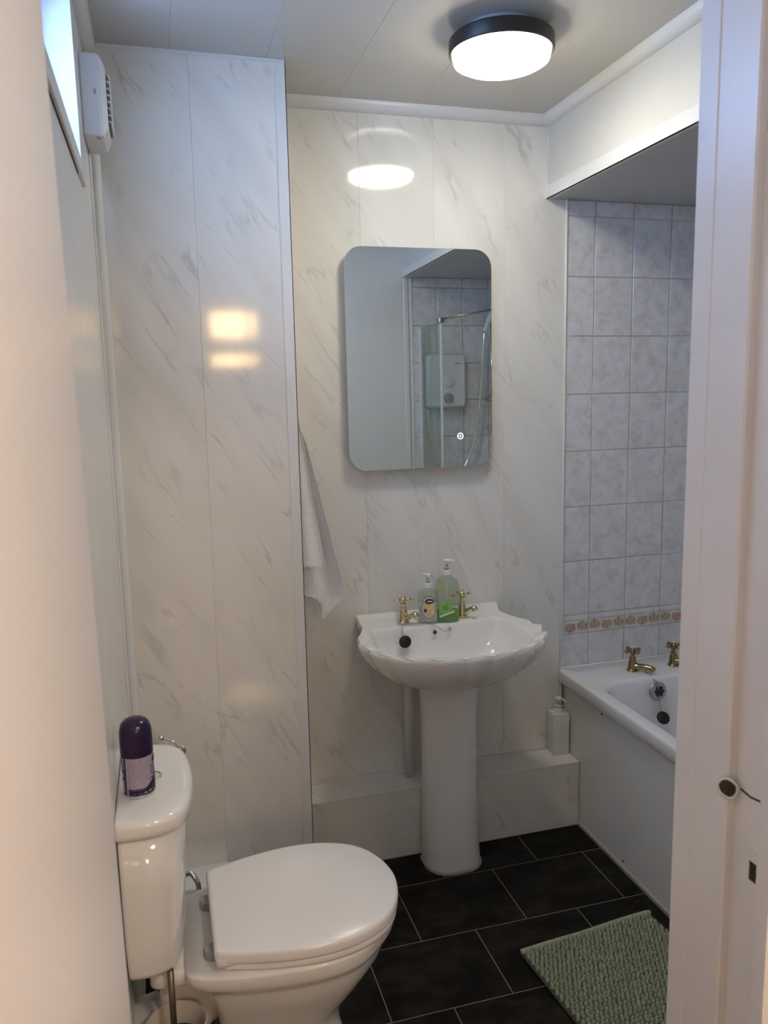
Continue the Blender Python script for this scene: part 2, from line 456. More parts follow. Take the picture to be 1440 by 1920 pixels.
box('window_sill', XL-.002, XL+.008, WY0-.02, WY1+.002, WZ0-.034, WZ0-.002, 'white_trim', wn, bev=.002)
box('shadow_gap', XL-.0075, XL+.0015, WY0-.02, WY1-.12, WZ0-.0385, WZ0-.034, 'dark_gap', wn)

# boxed column on the left of the back wall
wc = box('wall_column', XL, XBX-.008, YBX+.008, .004, 0, ZC, 'plaster')
tag(wc, 'boxed-in projecting column clad in glossy marble panels behind the toilet', 'wall', kind='structure')
for a, b in ((XL+.004, -.789), (-.789, XBX-.004)):
    me = slab_piece('marble_panel', b-a-.0003, ZC-.002, .008, 'marble', .0008, normal='-y')
    o = link('marble_panel', me, None, wc, loc=((a+b)/2, YBX+.008, (ZC-.002)/2))
    o.rotation_euler = (0, .004, random.uniform(-.001, .001))
me = slab_piece('marble_panel', -YBX-.004, ZC-.002, .008, 'marble', .0012, normal='+x')
link('marble_panel', me, None, wc, loc=(XBX-.008, YBX/2, (ZC-.002)/2))
boxes('corner_trim', [(XBX-.028, XBX+.0015, YBX-.0015, YBX+.0005, 0, ZC-.001), (XBX-.0005, XBX+.0015, YBX-.0015, YBX+.03, 0, ZC-.001)], 'white_trim', wc)
# quarter-round in the left corner, with its dark gap
def quarter(r, n=7): return [(0, 0)]+[(r*math.cos(PI/2*i/n), r*math.sin(PI/2*i/n)) for i in range(n+1)]
qt = prism('trim_2', [(XL+.002+x, YBX-.0015-y) for x, y in quarter(.022)], 0, ZC-.03, 'white_trim')
tag(qt, 'white quarter-round trim standing in the corner beside the left wall', 'trim', kind='structure')
for p in qt.data.polygons: p.use_smooth = False
gp = box('trim_3', XL, XL+.0010, YBX-.052, YBX-.0245, 0, 2.165, 'dark_gap')
tag(gp, 'thin dark shadow line beside the corner trim of the left wall', 'trim', kind='structure')
st = box('trim_4', XL, XL+.004, YBX-.085, YBX-.052, 0, 2.165, 'white_trim', bev=.001)
tag(st, 'flat white cover strip next to the dark line in the left corner', 'trim', kind='structure')
# ceiling in panels
ce = box('ceiling', XL-.1, XR+.1, YH, .12, ZC+.008, ZC+.06, 'grout')
tag(ce, 'glossy pale panelled bathroom ceiling', 'ceiling', kind='structure')
xs = [XL, -.83, -.58, -.335, -.085, .165, .40, XR]
for a, b in zip(xs[:-1], xs[1:]):
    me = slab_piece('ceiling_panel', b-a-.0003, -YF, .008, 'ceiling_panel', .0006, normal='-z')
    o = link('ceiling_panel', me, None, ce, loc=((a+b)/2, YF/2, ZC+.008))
    o.rotation_euler = (0, random.uniform(-.0015, .0015), 0)
# coving
def coving(n, axis, a0, a1, pos, sgn, label):
    r = .030; q = [(sgn*x, -z) for x, z in quarter(r)]
    if axis == 'x': o = prism_axis('trim_%d' % n, [(pos+p, ZC+z) for p, z in q], a0, a1, 'x', 'white_trim', smooth=True)
    else: o = prism_axis('trim_%d' % n, [(pos+p, ZC+z) for p, z in q], a0, a1, 'y', 'white_trim', smooth=True)
    tag(o, label, 'coving', kind='structure')
coving(5, 'x', XBX+.002, XBK, 0, -1, 'rounded white coving where the back wall meets the ceiling')
coving(6, 'y', YF, -.0, XBK, -1, 'rounded white coving along the top of the bulkhead')
coving(7, 'y', YF, YBX, XL, 1, 'rounded white coving along the top of the left wall')
l8 = box('trim_8', XL+.03, XBX, YBX-.004, YBX, ZC-.008, ZC, 'white_trim', bev=.001)
tag(l8, 'slim white ceiling edge strip along the top of the marble column', 'trim', kind='structure')

# bulkhead above the bath
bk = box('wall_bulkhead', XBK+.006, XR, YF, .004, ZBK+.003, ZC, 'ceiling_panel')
tag(bk, 'white boxed bulkhead hanging from the ceiling over the bath', 'bulkhead', kind='structure')

boxes('edge_trim', [(XBK-.0025, XBK+.0005, YF, .002, ZBK-.002, ZBK+.040), (XBK-.0025, XBK+.012, YF, .002, ZBK-.002, ZBK+.0005)], 'white_trim', bk)
box('wall_strip', XBK-.003, XBK+.001, -.012, .002, ZBK+.04, ZC-.03, 'white_trim', bk)
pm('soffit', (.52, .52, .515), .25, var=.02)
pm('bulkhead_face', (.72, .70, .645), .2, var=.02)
box('face_panel', XBK, XBK+.006, YF, .003, ZBK, ZC-.001, 'bulkhead_face', bk)
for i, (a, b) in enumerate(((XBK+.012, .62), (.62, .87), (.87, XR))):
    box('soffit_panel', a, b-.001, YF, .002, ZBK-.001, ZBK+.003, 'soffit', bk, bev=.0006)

# low plinth under the basin
pl = box('wall_plinth', XBX, XBP-.002, YP+.006, .006, 0, ZP-.004, 'plaster')
tag(pl, 'low marble-clad pipe boxing along the floor behind the basin pedestal', 'boxing', kind='structure')
for a, b in ((XBX+.002, -.018), (-.018, XBP-.002)):
    box('front_panel', a, b-.0006, YP, YP+.006, .0005, ZP-.006, 'marble', pl, bev=.0008)
box('top_panel', XBX+.002, XBP-.002, YP-.002, .002, ZP-.005, ZP, 'marble', pl, bev=.001)
bm = bmesh.new()
for i in range(14):
    x = -.50+i*.03+random.uniform(-.006, .006)
    bm_box(bm, x, x+random.uniform(.006, .02), YP-.0032, YP+.0005, ZP-.0062, ZP+.0006)
link('chipped_sealant', bm_mesh(bm, 'chipped_sealant'), 'pale_print', pl)
bm = bmesh.new(); bm_tube(bm, [(XBX+.004, -.004, ZP+.001), (XBP-.005, -.004, ZP+.001)], .0045, 8)
link('sealant_bead', bm_mesh(bm, 'sealant_bead'), 'white_trim', pl, True)
lg = box('wall_ledge', XL+.004, -.79, -.375, YBX, 0, .178, 'white_trim', bev=.004, seg=2)
tag(lg, 'low white pipe ledge at the foot of the column behind the toilet', 'boxing', kind='structure')

# door-side wall
wf = boxes('wall_front', [(XL-.1, -1.02, YH+.02, YF, 0, ZC+.05), (XJ+.022, XR+.1, YH+.02, YF-.001, 0, ZC+.05), (-1.02, XJ+.022, YH+.02, YF, 2.07, ZC+.05)], 'plaster')
tag(wf, 'door-side wall with white panels and a tiled shower end', 'wall', kind='structure')
xs = [XJ+.03, -.02, .408]
for a, b in zip(xs[:-1], xs[1:]):
    me = slab_piece('wall_panel', b-a-.001, ZC, .007, 'white_panel', .001, normal='+y')
    link('wall_panel', me, None, wf, loc=((a+b)/2, YF-.001, ZC/2))
put_tiles(wf, 'x', .432, XR, TX, YF-.001, '+y')
box('edge_trim', .384, .409, YF, YF+.010, 0, ZBK, 'white_trim', wf, bev=.002)
box('edge_trim', .414, .432, YF, YF+.012, .55, ZBK, 'white_trim', wf, bev=.002)
# door frame
df = thing('door_frame', (-.64, YF-.07, 0), 'white painted door frame with a strike plate cut into the jamb', 'door frame', kind='structure')
def jamb(name, s, x, label=None):
    # plan profile, room side first;  s=+1: opening lies towards -x
    pts = [(0, 0), (0, -.031), (.0016, -.0325), (.0016, -.0345), (0, -.036), (0, -.094), (.0025, -.096), (.012, -.096), (.012, -.142), (.010, -.1435), (.010, -.150), (-.002, -.152), (-.002, -.172), (.07, -.172), (.07, -.150), (.022, -.150), (.022, 0)]
    poly = [(x+s*px, YF+py) for px, py in pts]
    if s < 0: poly = poly[::-1]
    return prism(name, poly, 0, 2.06, 'paint_gloss', df)
jr = jamb('jamb', 1, XJ)
jl = jamb('jamb', -1, -.997)
box('head', -.99, XJ, YH+.004, YF, 2.03, 2.06, 'paint_gloss', df)
# strike plate and bolt hole on the right jamb
sx = XJ+.012
bm = bmesh.new()
for b in ((sx-.0018, sx+.001, -1.850, -1.838, .984, 1.036), (sx-.0018, sx+.001, -1.826, -1.812, .984, 1.036), (sx-.0018, sx+.001, -1.838, -1.826, 1.024, 1.036), (sx-.0018, sx+.001, -1.838, -1.826, .984, 1.000)):
    bm_box(bm, *b)
sp = link('strike_plate', bm_mesh(bm, 'strike_plate'), 'paint_gloss', jr); sp['label'] = 'painted-over metal strike plate'
box('latch_hole', sx-.0006, sx+.0005, -1.838, -1.826, 1.000, 1.024, 'dark_hole', jr)
tube('keep_spring', cr([(sx-.0015, -1.834, 1.012), (sx-.002, -1.842, 1.008), (sx-.002, -1.847, 1.000), (sx-.002, -1.851, 1.006), (sx-.002, -1.855, .998)], 4), .0009, 'dark_gap', jr, 6)
bm = bmesh.new()
pts = [(.0112*(1+.06*math.sin(3*a+.6)+.03*math.sin(8*a))*math.cos(a), .0115*(1+.07*math.sin(2*a)+.02*math.cos(7*a))*math.sin(a)) for a in [2*PI*i/40 for i in range(40)]]
Th = Matrix.Translation((XJ+.0042, -1.7950, 1.101)) @ Matrix.Rotation(math.radians(38), 4, 'Z')
bm_loft(bm, [[(-.0070, p*1.12, q*1.20) for p, q in pts], [(-.0085, p*.98, q*.98) for p, q in pts], [(-.0065, p*.8, q*.8) for p, q in pts]], True, True)
link('splintered_edge', bm_mesh(bm, 'splintered_edge', Th), 'paint_gloss', jr, True)
bm = bmesh.new()
bm_loft(bm, [[(-.0088, p*.80, q*.80) for p, q in pts], [(-.0080, p*.80, q*.80) for p, q in pts]])
link('bolt_hole', bm_mesh(bm, 'bolt_hole', Th), 'dark_hole', jr)
tube('crack', [(sx-.0003, -1.806, 1.101), (sx-.0003, -1.822, 1.099), (sx-.0003, -1.848, 1.103)], .0012, 'dark_gap', jr, 6)
# open door leaf, swung into the hall
dr = box('door_1', -1.010, -.970, -2.535, -1.835, .008, 2.02, 'door_paint', bev=.003, seg=2)
for v_ in dr.data.vertices: v_.co.x -= .0105*(v_.co.z-1.0)
tag(dr, 'plain white flush door standing open against the left of the doorway', 'door', kind='structure')
tube('hinge', [(-.985, -1.829, 1.70), (-.985, -1.829, 1.78)], .006, 'dull_chrome', dr)
tube('hinge', [(-.985, -1.829, .25), (-.985, -1.829, .33)], .006, 'dull_chrome', dr)
# hall behind the camera
hf = box('floor_hall', -1.45, .75, HALL_Y, YF-.155, -.05, 0, 'wood_hall'); tag(hf, 'brown wooden hall floor outside the bathroom door', 'floor', kind='structure')
hc = box('ceiling_hall', -1.45, .75, HALL_Y, YH+.02, 2.45, 2.5, 'plaster'); tag(hc, 'plain plaster ceiling of the hall outside the bathroom', 'ceiling', kind='structure')
hl = box('wall_hall_left', -1.50, -1.40, HALL_Y, YH+.02, 0, 2.5, 'plaster'); tag(hl, 'plain cream hall wall behind the open door', 'wall', kind='structure')
hr = box('wall_hall_right', .65, .75, HALL_Y, YH+.02, 0, 2.5, 'plaster'); tag(hr, 'plain cream hall wall right of the bathroom door', 'wall', kind='structure')
he = box('wall_hall_end', -1.5, .75, HALL_Y-.1, HALL_Y, 0, 2.5, 'plaster'); tag(he, 'plain cream end wall of the hall with a small window', 'wall', kind='structure')
fd = thing('window_2', (-.25, HALL_Y+.02, 1.75), 'high frosted window glowing with low sun at the end of the hall', 'window', kind='structure')
hy0, hy1 = HALL_Y+.001, HALL_Y+.035
boxes('window_frame', [(-.50, .05, hy0, hy1, 2.29, 2.35), (-.50, .05, hy0, hy1, 1.92, 2.07), (-.50, .05, hy0, hy1, 1.75, 1.83), (-.50, -.43, hy0, hy1, 1.83, 2.29), (-.04, .05, hy0, hy1, 1.83, 2.29), (-.125, -.085, hy0, hy1, 1.83, 2.29)], 'door_paint', fd)
for x0_, x1_, z0_, z1_ in ((-.43, -.125, 2.07, 2.29), (-.085, -.04, 2.07, 2.29), (-.43, -.125, 1.83, 1.92), (-.085, -.04, 1.83, 1.92)):
    box('pane', x0_, x1_, HALL_Y+.010, HALL_Y+.016, z0_, z1_, 'sun_pane', fd)
hp = thing('hall_ceiling_lamp', (-.08, -3.0, 2.45), 'round warm white ceiling lamp in the hall', 'lamp')
lathe('base_plate', [(.001, 2.45), (.15, 2.45), (.15, 2.435), (.001, 2.435)], 'white_plastic', hp, cx=-.08, cy=-3.0)
lathe('lamp_shade', [(.13, 2.437), (.14, 2.42), (.135, 2.39), (.10, 2.365), (.05, 2.352), (.001, 2.35)], 'hall_diffuser', hp, cx=-.08, cy=-3.0)

# ================================================================== THINGS
# ---- ceiling light
LX, LY, LR = -.035, -.565, .131
cl = thing('ceiling_light', (LX, LY, ZC), 'round flush ceiling light with black rim and glowing white diffuser', 'light')
lathe('base', [(.001, ZC), (LR-.04, ZC), (LR-.04, ZC-.024), (.001, ZC-.024)], 'grey_plastic', cl, n=64, cx=LX, cy=LY)
lathe('rim', [(.001, ZC-.022), (LR-.004, ZC-.022), (LR, ZC-.026), (LR, ZC-.054), (LR-.003, ZC-.058), (LR-.008, ZC-.058), (LR-.010, ZC-.044), (.001, ZC-.044)], 'black_metal', cl, n=64, cx=LX, cy=LY)
lathe('diffuser', [(LR-.0100, ZC-.046), (LR-.009, ZC-.062), (LR-.012, ZC-.074), (LR-.025, ZC-.081), (.07, ZC-.086), (.001, ZC-.087)], 'diffuser', cl, n=64, cx=LX, cy=LY)

# ---- extractor fan
fn = thing('extractor_fan', (XL, -.43, 2.145), 'white square extractor fan on the left wall beside the window', 'fan')
FY0, FY1, FZ0, FZ1, FXF = -.478, -.325, 2.168, 2.348, -.984
def rect_yz(x, y0, y1, z0, z1): return [(x, y0, z0), (x, y1, z0), (x, y1, z1), (x, y0, z1)]
bm = bmesh.new()
bm_loft(bm, [rect_yz(XL+.0005, FY0, FY1, FZ0, FZ1), rect_yz(FXF-.014, FY0, FY1, FZ0, FZ1), rect_yz(FXF, FY0+.016, FY1-.016, FZ0+.022, FZ1-.022)])
bmesh.ops.bevel(bm, geom=bm.edges[:], offset=.003, segments=2, affect='EDGES')
link('housing', bm_mesh(bm, 'housing'), 'white_plastic', fn)
for i in range(8):
    z = FZ0+.040+i*.0145
    T = Matrix.Translation((FXF+.004, (FY0+FY1)/2, z)) @ Matrix.Rotation(math.radians(28), 4, 'Y')
    box('grille_slat', -.004, .004, -.052, .052, -.0019, .0019, 'white_plastic', fn, T=T)
box('grille_backing', FXF-.0002, FXF+.0012, FY0+.022, FY1-.022, FZ0+.034, FZ1-.036, 'dark_gap', fn)
box('grille_edge', FXF-.001, FXF+.009, FY1-.024, FY1-.018, FZ0+.030, FZ1-.034, 'white_plastic', fn)
box('switch', FXF-.028, FXF-.018, FY0+.004, FY0+.018, FZ0-.003, FZ0+.001, 'grey_plastic', fn)
for k in (0, 1): box('printed_mark', -1.012, -1.006, FY0-.0004, FY0+.0004, 2.258+k*.006, 2.2645+k*.006, 'grey_plastic', fn)

# ---- mirror
MX0, MX1, MZ0, MZ1, MT = -.328, .170, 1.314, 2.021, .035
mr = thing('mirror', (-.079, 0, MZ0), 'frameless rounded rectangular wall mirror above the basin', 'mirror')
def rr_xz(x0, x1, z0, z1, r, y, m=10): return [(p[0], y, p[1]) for p in rrect(x0, x1, z0, z1, r, 0, m)]
TM = Matrix.Translation((0, -.006, MZ0)) @ Matrix.Rotation(-.0085, 4, 'X') @ Matrix.Translation((0, .006, -MZ0))
loft('backing', [rr_xz(MX0+.03, MX1-.03, MZ0+.03, MZ1-.03, .04, .0005), rr_xz(MX0+.03, MX1-.03, MZ0+.03, MZ1-.03, .04, -MT+.008)], 'grey_plastic', mr, smooth=False, T=TM)
loft('mirror_glass', [rr_xz(MX0, MX1, MZ0, MZ1, .058, -MT+.006), rr_xz(MX0, MX1, MZ0, MZ1, .058, -MT+.0008), rr_xz(MX0+.0008, MX1-.0008, MZ0+.0008, MZ1-.0008, .0575, -MT)], 'mirror_silver', mr, smooth=False, T=TM)
tb = None
def annulus(name, c, r0_, r1_, y, mat, parent, T):
    bm = bmesh.new(); n = 32
    a = [bm.verts.new((c[0]+r1_*math.cos(2*PI*i/n), y, c[1]+r1_*math.sin(2*PI*i/n))) for i in range(n)]
    if r0_ > 0:
        b = [bm.verts.new((c[0]+r0_*math.cos(2*PI*i/n), y, c[1]+r0_*math.sin(2*PI*i/n))) for i in range(n)]
        for i in range(n): bm.faces.new((a[i], a[(i+1) % n], b[(i+1) % n], b[i]))
    else: bm.faces.new(a)
    return link(name, bm_mesh(bm, name, T), mat, parent)
annulus('touch_ring', (.0555, 1.4165), .0080, .0108, -MT-.0006, 'touch_light', mr, TM)
annulus('touch_dot', (.0555, 1.4165), 0, .0030, -MT-.0006, 'touch_light', mr, TM)

# ---- washbasin on pedestal
BX = -.058
ws = thing('washbasin', (BX, -.2, 0), 'white scalloped shell washbasin on a pedestal under the mirror', 'basin')
half = [(0, -.003), (.13, -.003), (.245, -.003), (.257, -.010), (.254, -.05), (.262, -.10), (.284, -.155), (.302, -.21), (.303, -.26), (.286, -.33), (.245, -.395), (.175, -.447), (.09, -.475), (0, -.484)]
inh = [(0, -.108), (.08, -.104), (.16, -.098), (.215, -.10), (.236, -.125), (.246, -.17), (.255, -.22), (.250, -.29), (.222, -.352), (.17, -.40), (.09, -.432), (0, -.443)]
def sym(h):
    full = [(x, y, 0) for x, y in h]+[(-x, y, 0) for x, y in h[-2:0:-1]]
    return full
NB = 288
def outline(h):
    s = cr(sym(h), 10, True); s = resample(s, NB, True)
    return [Vector((p.x, min(p.y, -.003), 0)) for p in s]
O, I = outline(half), outline(inh)
cen = Vector((0, -.20, 0))
# arclength position of scallops along the front
NS = 13
def smooth(a, b, t): t = min(max((t-a)/(b-a), 0), 1); return t*t*(3-2*t)
idx0 = next(i for i in range(NB) if O[i].y < -.13); idx1 = NB-idx0
def scal(i):
    if i < idx0 or i > idx1: return 0.0, 0.0
    t = (i-idx0)/(idx1-idx0); f = abs(math.sin(PI*NS*t)); e = min(1, 8*t, 8*(1-t))
    return e, f
rings = []
def oring(s, z, amp, zamp, back=0.0, shift=0.0):
    out = []
    for i, p in enumerate(O):
        e, f = scal(i); d = (p-cen); q = cen+d*s+d.normalized()*(amp*e*(f-.6))
        q.y = min(q.y+shift, -.003)
        zz = z+zamp*e*(f-.6)+back*smooth(-.035, -.008, p.y)
        out.append((BX+q.x, q.y, zz))
    return out
def blend(t, z, zamp, back=0.0, amp=0.0):
    out = []
    for i in range(NB):
        e, f = scal(i); a, b = O[i], I[i]; q = a.lerp(b, t); d = (q-cen).normalized(); q = q+d*amp*e*(f-.6)
        out.append((BX+q.x, min(q.y, -.003), z+zamp*e*(f-.6)+back*smooth(-.035, -.008, a.y)*(1-smooth(.0, .5, t))))
    return out
def iring(s, z, cy=-.24):
    c = Vector((0, cy, 0)); return [(BX+(c+(p-c)*s).x, (c+(p-c)*s).y, z) for p in I]
rings = [oring(.30, .640, 0, 0), oring(.42, .648, .001, 0), oring(.58, .664, .002, 0), oring(.74, .690, .003, 0), oring(.87, .724, .0045, 0),
         oring(.95, .757, .009, 0, .005), oring(.988, .780, .013, .003, .012), oring(1.0, .792, .016, .007, .020), oring(.997, .799, .016, .010, .022), oring(.985, .8035, .014, .011, .023),
         blend(.10, .8045, .011, .020, .012), blend(.20, .8020, .008, 0, .009), blend(.45, .800, .003, 0, .003), blend(.8, .7975, 0, 0), blend(.93, .797, 0, 0), blend(1.0, .794, 0, 0),
         iring(.975, .785), iring(.95, .768), iring(.90, .745), iring(.80, .716), iring(.62, .693), iring(.40, .682), iring(.2, .678), iring(.08, .676)]
loft('bowl', rings, 'ceramic', ws)
def ped(hw, y0, z): return rrect(BX+.008-hw, BX+.008+hw, y0, -.138, (.03, .03, .075, .075), z, 10)
pdm = loft('pedestal', [ped(.095, -.282, 0), ped(.095, -.281, .02), ped(.092, -.272, .12), ped(.090, -.266, .3), ped(.090, -.262, .5), ped(.094, -.27, .60), ped(.10, -.28, .66)], 'ceramic', ws, angle=60)
loft('sealant_ring', [ped(.099, -.286, .0005), ped(.099, -.286, .005), ped(.095, -.282, .008)], 'sealant', pdm, cap0=False, cap1=False)
tube('waste_pipe', [(-.145, -.045, ZP+.001), (-.145, -.045, .66)], .017, 'white_plastic', ws, 14)
# overflow + chain stay + plug
def disc_y(name, c, r, t, mat, parent, tilt=0.35, n=24):
    T = Matrix.Translation(c) @ Matrix.Rotation(math.radians(90)-tilt, 4, 'X')
    return loft(name, lathe_rings([(r*.92, 0), (r, t*.4), (r, t*.7), (r*.9, t)], n), mat, parent, T=T)
disc_y('overflow', (-.075, -.122, .776), .0085, .004, 'dull_chrome', ws, .2); disc_y('overflow_hole', (-.075, -.1245, .7765), .0058, .003, 'dark_gap', ws, .2)
disc_y('chain_stay', (-.022, -.121, .780), .0075, .005, 'brass', ws, .2)
def chain(name, pts, mat, parent, r=.0012, step=.0042):
    P = resample(cr(pts, 8), max(4, int(sum((Vector(a)-Vector(b)).length for a, b in zip(pts[:-1], pts[1:]))/step)), False)
    bm = bmesh.new()
    for i, p in enumerate(P): bmesh.ops.create_icosphere(bm, subdivisions=1, radius=r*1.5, matrix=Matrix.Translation(p))
    bm_tube(bm, P, r*.6, 5)
    return link(name, bm_mesh(bm, name), mat, parent, True)
chain('plug_chain', [(-.022, -.126, .780), (-.045, -.13, .779), (-.07, -.115, .797), (-.11, -.100, .8035), (-.15, -.09, .805), (-.178, -.10, .803), (-.183, -.112, .79), (-.183, -.124, .776)], 'dull_chrome', ws)
pg = disc_y('plug', (-.181, -.128, .757), .0205, .012, 'rubber', ws, .15)

def make_tap(parent, loc, rot, s, mat, style):
    T = Matrix.Translation(loc) @ Matrix.Rotation(rot, 4, 'Z') @ Matrix.Scale(s, 4)
    body = lathe('tap', [(.021, 0), (.0215, .003), (.018, .007), (.0165, .012), (.0150, .028), (.0125, .042), (.0118, .046), (.0130, .048), (.0130, .051), (.0095, .054), (.0085, .064), (.010, .067), (.001, .068)], mat, parent, 24, T=T)
    bm = bmesh.new()
    if style == 'basin':
        path = cr([(0, -.006, .019), (0, -.022, .022), (0, -.036, .031), (0, -.047, .034), (0, -.054, .026)], 5)
        bm_tube(bm, path, [.0085]*6+[.0075]*8+[.0105]*(len(path)-14), 12)
    else:
        path = cr([(0, .004, .016), (0, -.02, .019), (0, -.045, .021), (0, -.070, .020), (0, -.079, .012)], 5)
        bm_tube(bm, path, [.0135]*5+[.0115]*7+[.0105]*(len(path)-12), 12)
    sp_ = link('spout', bm_mesh(bm, 'spout', T), mat, body, True)
    bm = bmesh.new()
    bm_ball(bm, (0, 0, .077), .0125, 14); bm_tube(bm, [(0, 0, .086), (0, 0, .091)], .006, 10)
    for k in range(4):
        d = Vector((math.cos(k*PI/2-rot+.1), math.sin(k*PI/2-rot+.1), 0)); c = Vector((0, 0, .077))
        if style == 'basin':
            bm_tube(bm, [c+d*.008, c+d*.020, c+d*.028], [.0042, .0034, .0044], 8); bm_ball(bm, c+d*.032, .0062, 10)
        else:
            bm_tube(bm, [c+d*.008, c+d*.016, c+d*.024, c+d*.030, c+d*.034], [.0055, .0045, .0070, .0078, .004], 8)
    h = link('handle', bm_mesh(bm, 'handle', T), mat, body, True)
    bm = bmesh.new(); bm_ball(bm, (0, 0, .0905), .0068, 10, .5)
    link('indice', bm_mesh(bm, 'indice', T), 'white_plastic' if style == 'bath' else mat, body, True)
    return body
make_tap(ws, (-.163, -.060, .801), math.radians(38), 1.0, 'brass', 'basin')
make_tap(ws, (.050, -.052, .801), math.radians(38), 1.0, 'brass', 'basin')

# ---- soap bottles on the basin ledge
BZ = .8015
def ell_ring(cx, cy, a, b, z, n=36, p=2.6, rot=0.0):
    out = []
    for i in range(n):
        t = 2*PI*i/n; c, s_ = math.cos(t), math.sin(t)
        x = a*math.copysign(abs(c)**(2/p), c); y = b*math.copysign(abs(s_)**(2/p), s_)
        out.append((cx+x*math.cos(rot)-y*math.sin(rot), cy+x*math.sin(rot)+y*math.cos(rot), z))
    return out
def pump(parent, cx, cy, z, s, rot, clear='clear_pump'):
    lathe('pump_collar', [(.0125*s, z), (.0125*s, z+.014*s), (.0105*s, z+.016*s), (.001, z+.016*s)], 'clear_pump', parent, 20, cx, cy)
    lathe('pump_stem', [(.008*s, z+.016*s), (.0085*s, z+.024*s), (.004*s, z+.026*s), (.004*s, z+.036*s), (.001, z+.036*s)], 'grey_plastic', parent, 16, cx, cy)
    bm = bmesh.new()
    bm_loft(bm, lathe_rings([(.005*s, z+.034*s), (.010*s, z+.046*s), (.0095*s, z+.049*s), (.001, z+.050*s)], 16, cx, cy))
    d = Vector((math.cos(rot), math.sin(rot), 0)); c = Vector((cx, cy, z+.046*s))
    bm_tube(bm, [c, c+d*.016*s, c+d*.024*s+Vector((0, 0, -.004*s))], [.0045*s, .0035*s, .003*s], 8)
    link('pump_nozzle', bm_mesh(bm, 'pump_nozzle'), 'clear_pump', parent, True)
def tube_in(parent, cx, cy, z0, z1): tube('dip_tube', [(cx, cy, z0), (cx, cy, z1)], .002, 'clear_pump', parent, 8)
R1 = math.radians(-14)
b1 = thing('soap_bottle', (-.081, -.080, BZ), 'small clear pump soap bottle with oval gold label on the basin', 'bottle')
c1 = (-.081, -.080)
loft('bottle_body', [ell_ring(*c1, .030, .017, BZ, rot=R1), ell_ring(*c1, .0345, .020, BZ+.003, rot=R1), ell_ring(*c1, .0335, .020, BZ+.05, rot=R1), ell_ring(*c1, .0345, .020, BZ+.09, rot=R1), ell_ring(*c1, .033, .019, BZ+.103, rot=R1), ell_ring(*c1, .024, .016, BZ+.110, rot=R1), ell_ring(*c1, .0115, .0115, BZ+.113, p=2, rot=R1), ell_ring(*c1, .0115, .0115, BZ+.118, p=2, rot=R1)], 'clear_plastic', b1)
loft('liquid_soap', [ell_ring(*c1, .0315, .017, BZ+.003, rot=R1), ell_ring(*c1, .031, .0175, BZ+.05, rot=R1), ell_ring(*c1, .0315, .0175, BZ+.066, rot=R1)], 'soap_clear', b1)
def ellipse_decal(name, cx, cz, a, b, y, mat, parent, T, n=32):
    bm = bmesh.new(); vs_ = [bm.verts.new((cx+a*math.cos(2*PI*i/n), y, cz+b*math.sin(2*PI*i/n))) for i in range(n)]
    vb = [bm.verts.new((v.co.x, y+.0006, v.co.z)) for v in vs_]
    bm.faces.new(vs_)
    for i in range(n): bm.faces.new((vs_[i], vs_[(i+1) % n], vb[(i+1) % n], vb[i]))
    return link(name, bm_mesh(bm, name, T), mat, parent)
TL = Matrix.Translation((c1[0], c1[1], BZ)) @ Matrix.Rotation(R1, 4, 'Z')
ls = ellipse_decal('label_border', .000, .055, .0245, .038, -.0206, 'navy', b1, TL)
ellipse_decal('label_rim', 0, .055, .0228, .0362, -.0212, 'pale_print', ls, TL)
lf = ellipse_decal('label', .000, .056, .0215, .034, -.0218, 'label_gold', b1, TL)
ellipse_decal('printed_badge', .002, .075, .0145, .0085, -.0224, 'navy', lf, TL)
ellipse_decal('printed_badge_script', .003, .0750, .0095, .0022, -.0230, 'pale_print', lf, TL)
ellipse_decal('printed_roundel', -.012, .044, .0050, .0060, -.0224, 'navy', lf, TL)
pump(b1, *c1, BZ+.118, .95, math.radians(140)); tube_in(b1, *c1, BZ+.01, BZ+.13)
b2 = thing('soap_bottle', (-.016, -.084, BZ), 'large dome-shouldered clear pump bottle with green liquid on the basin', 'bottle')
c2 = (-.016, -.084)
rr2 = lambda f, z: ell_ring(c2[0], c2[1], .042*f, .022*f, z, p=2.4, rot=-.1)
loft('bottle_body', [rr2(.9, BZ), rr2(.98, BZ+.003), rr2(1, BZ+.02), rr2(1, BZ+.10), rr2(.985, BZ+.118), rr2(.93, BZ+.130), rr2(.80, BZ+.140), rr2(.55, BZ+.148), ell_ring(*c2, .0135, .0135, BZ+.152, p=2), ell_ring(*c2, .0135, .0135, BZ+.158, p=2)], 'clear_plastic_green', b2)
loft('green_soap', [rr2(.90, BZ+.003), rr2(.93, BZ+.006), rr2(.93, BZ+.034), rr2(.9, BZ+.036)], 'green_liquid', b2)
TL2 = Matrix.Translation((c2[0], c2[1], BZ)) @ Matrix.Rotation(-.1, 4, 'Z')
bm = bmesh.new()
pts = [(-.034, .018), (.018, .030), (.010, .066), (-.010, .070), (-.034, .068)]
bm_loft(bm, [[(x, -.0222, z) for x, z in pts], [(x, -.0228, z) for x, z in pts]])
lb = link('label', bm_mesh(bm, 'label', TL2), 'label_green', b2)
bm = bmesh.new(); pts = [(-.030, .017), (.020, .032), (.019, .038), (-.030, .023)]
bm_loft(bm, [[(x, -.0230, z) for x, z in pts], [(x, -.0235, z) for x, z in pts]]); link('printed_band', bm_mesh(bm, 'printed_band', TL2), 'pale_print', lb)
ellipse_decal('printed_lime', -.012, .048, .011, .009, -.0234, 'green_liquid', lb, TL2)
bm = bmesh.new(); pts = [(-.031, .111), (-.015, .110), (-.015, .118), (-.031, .119)]
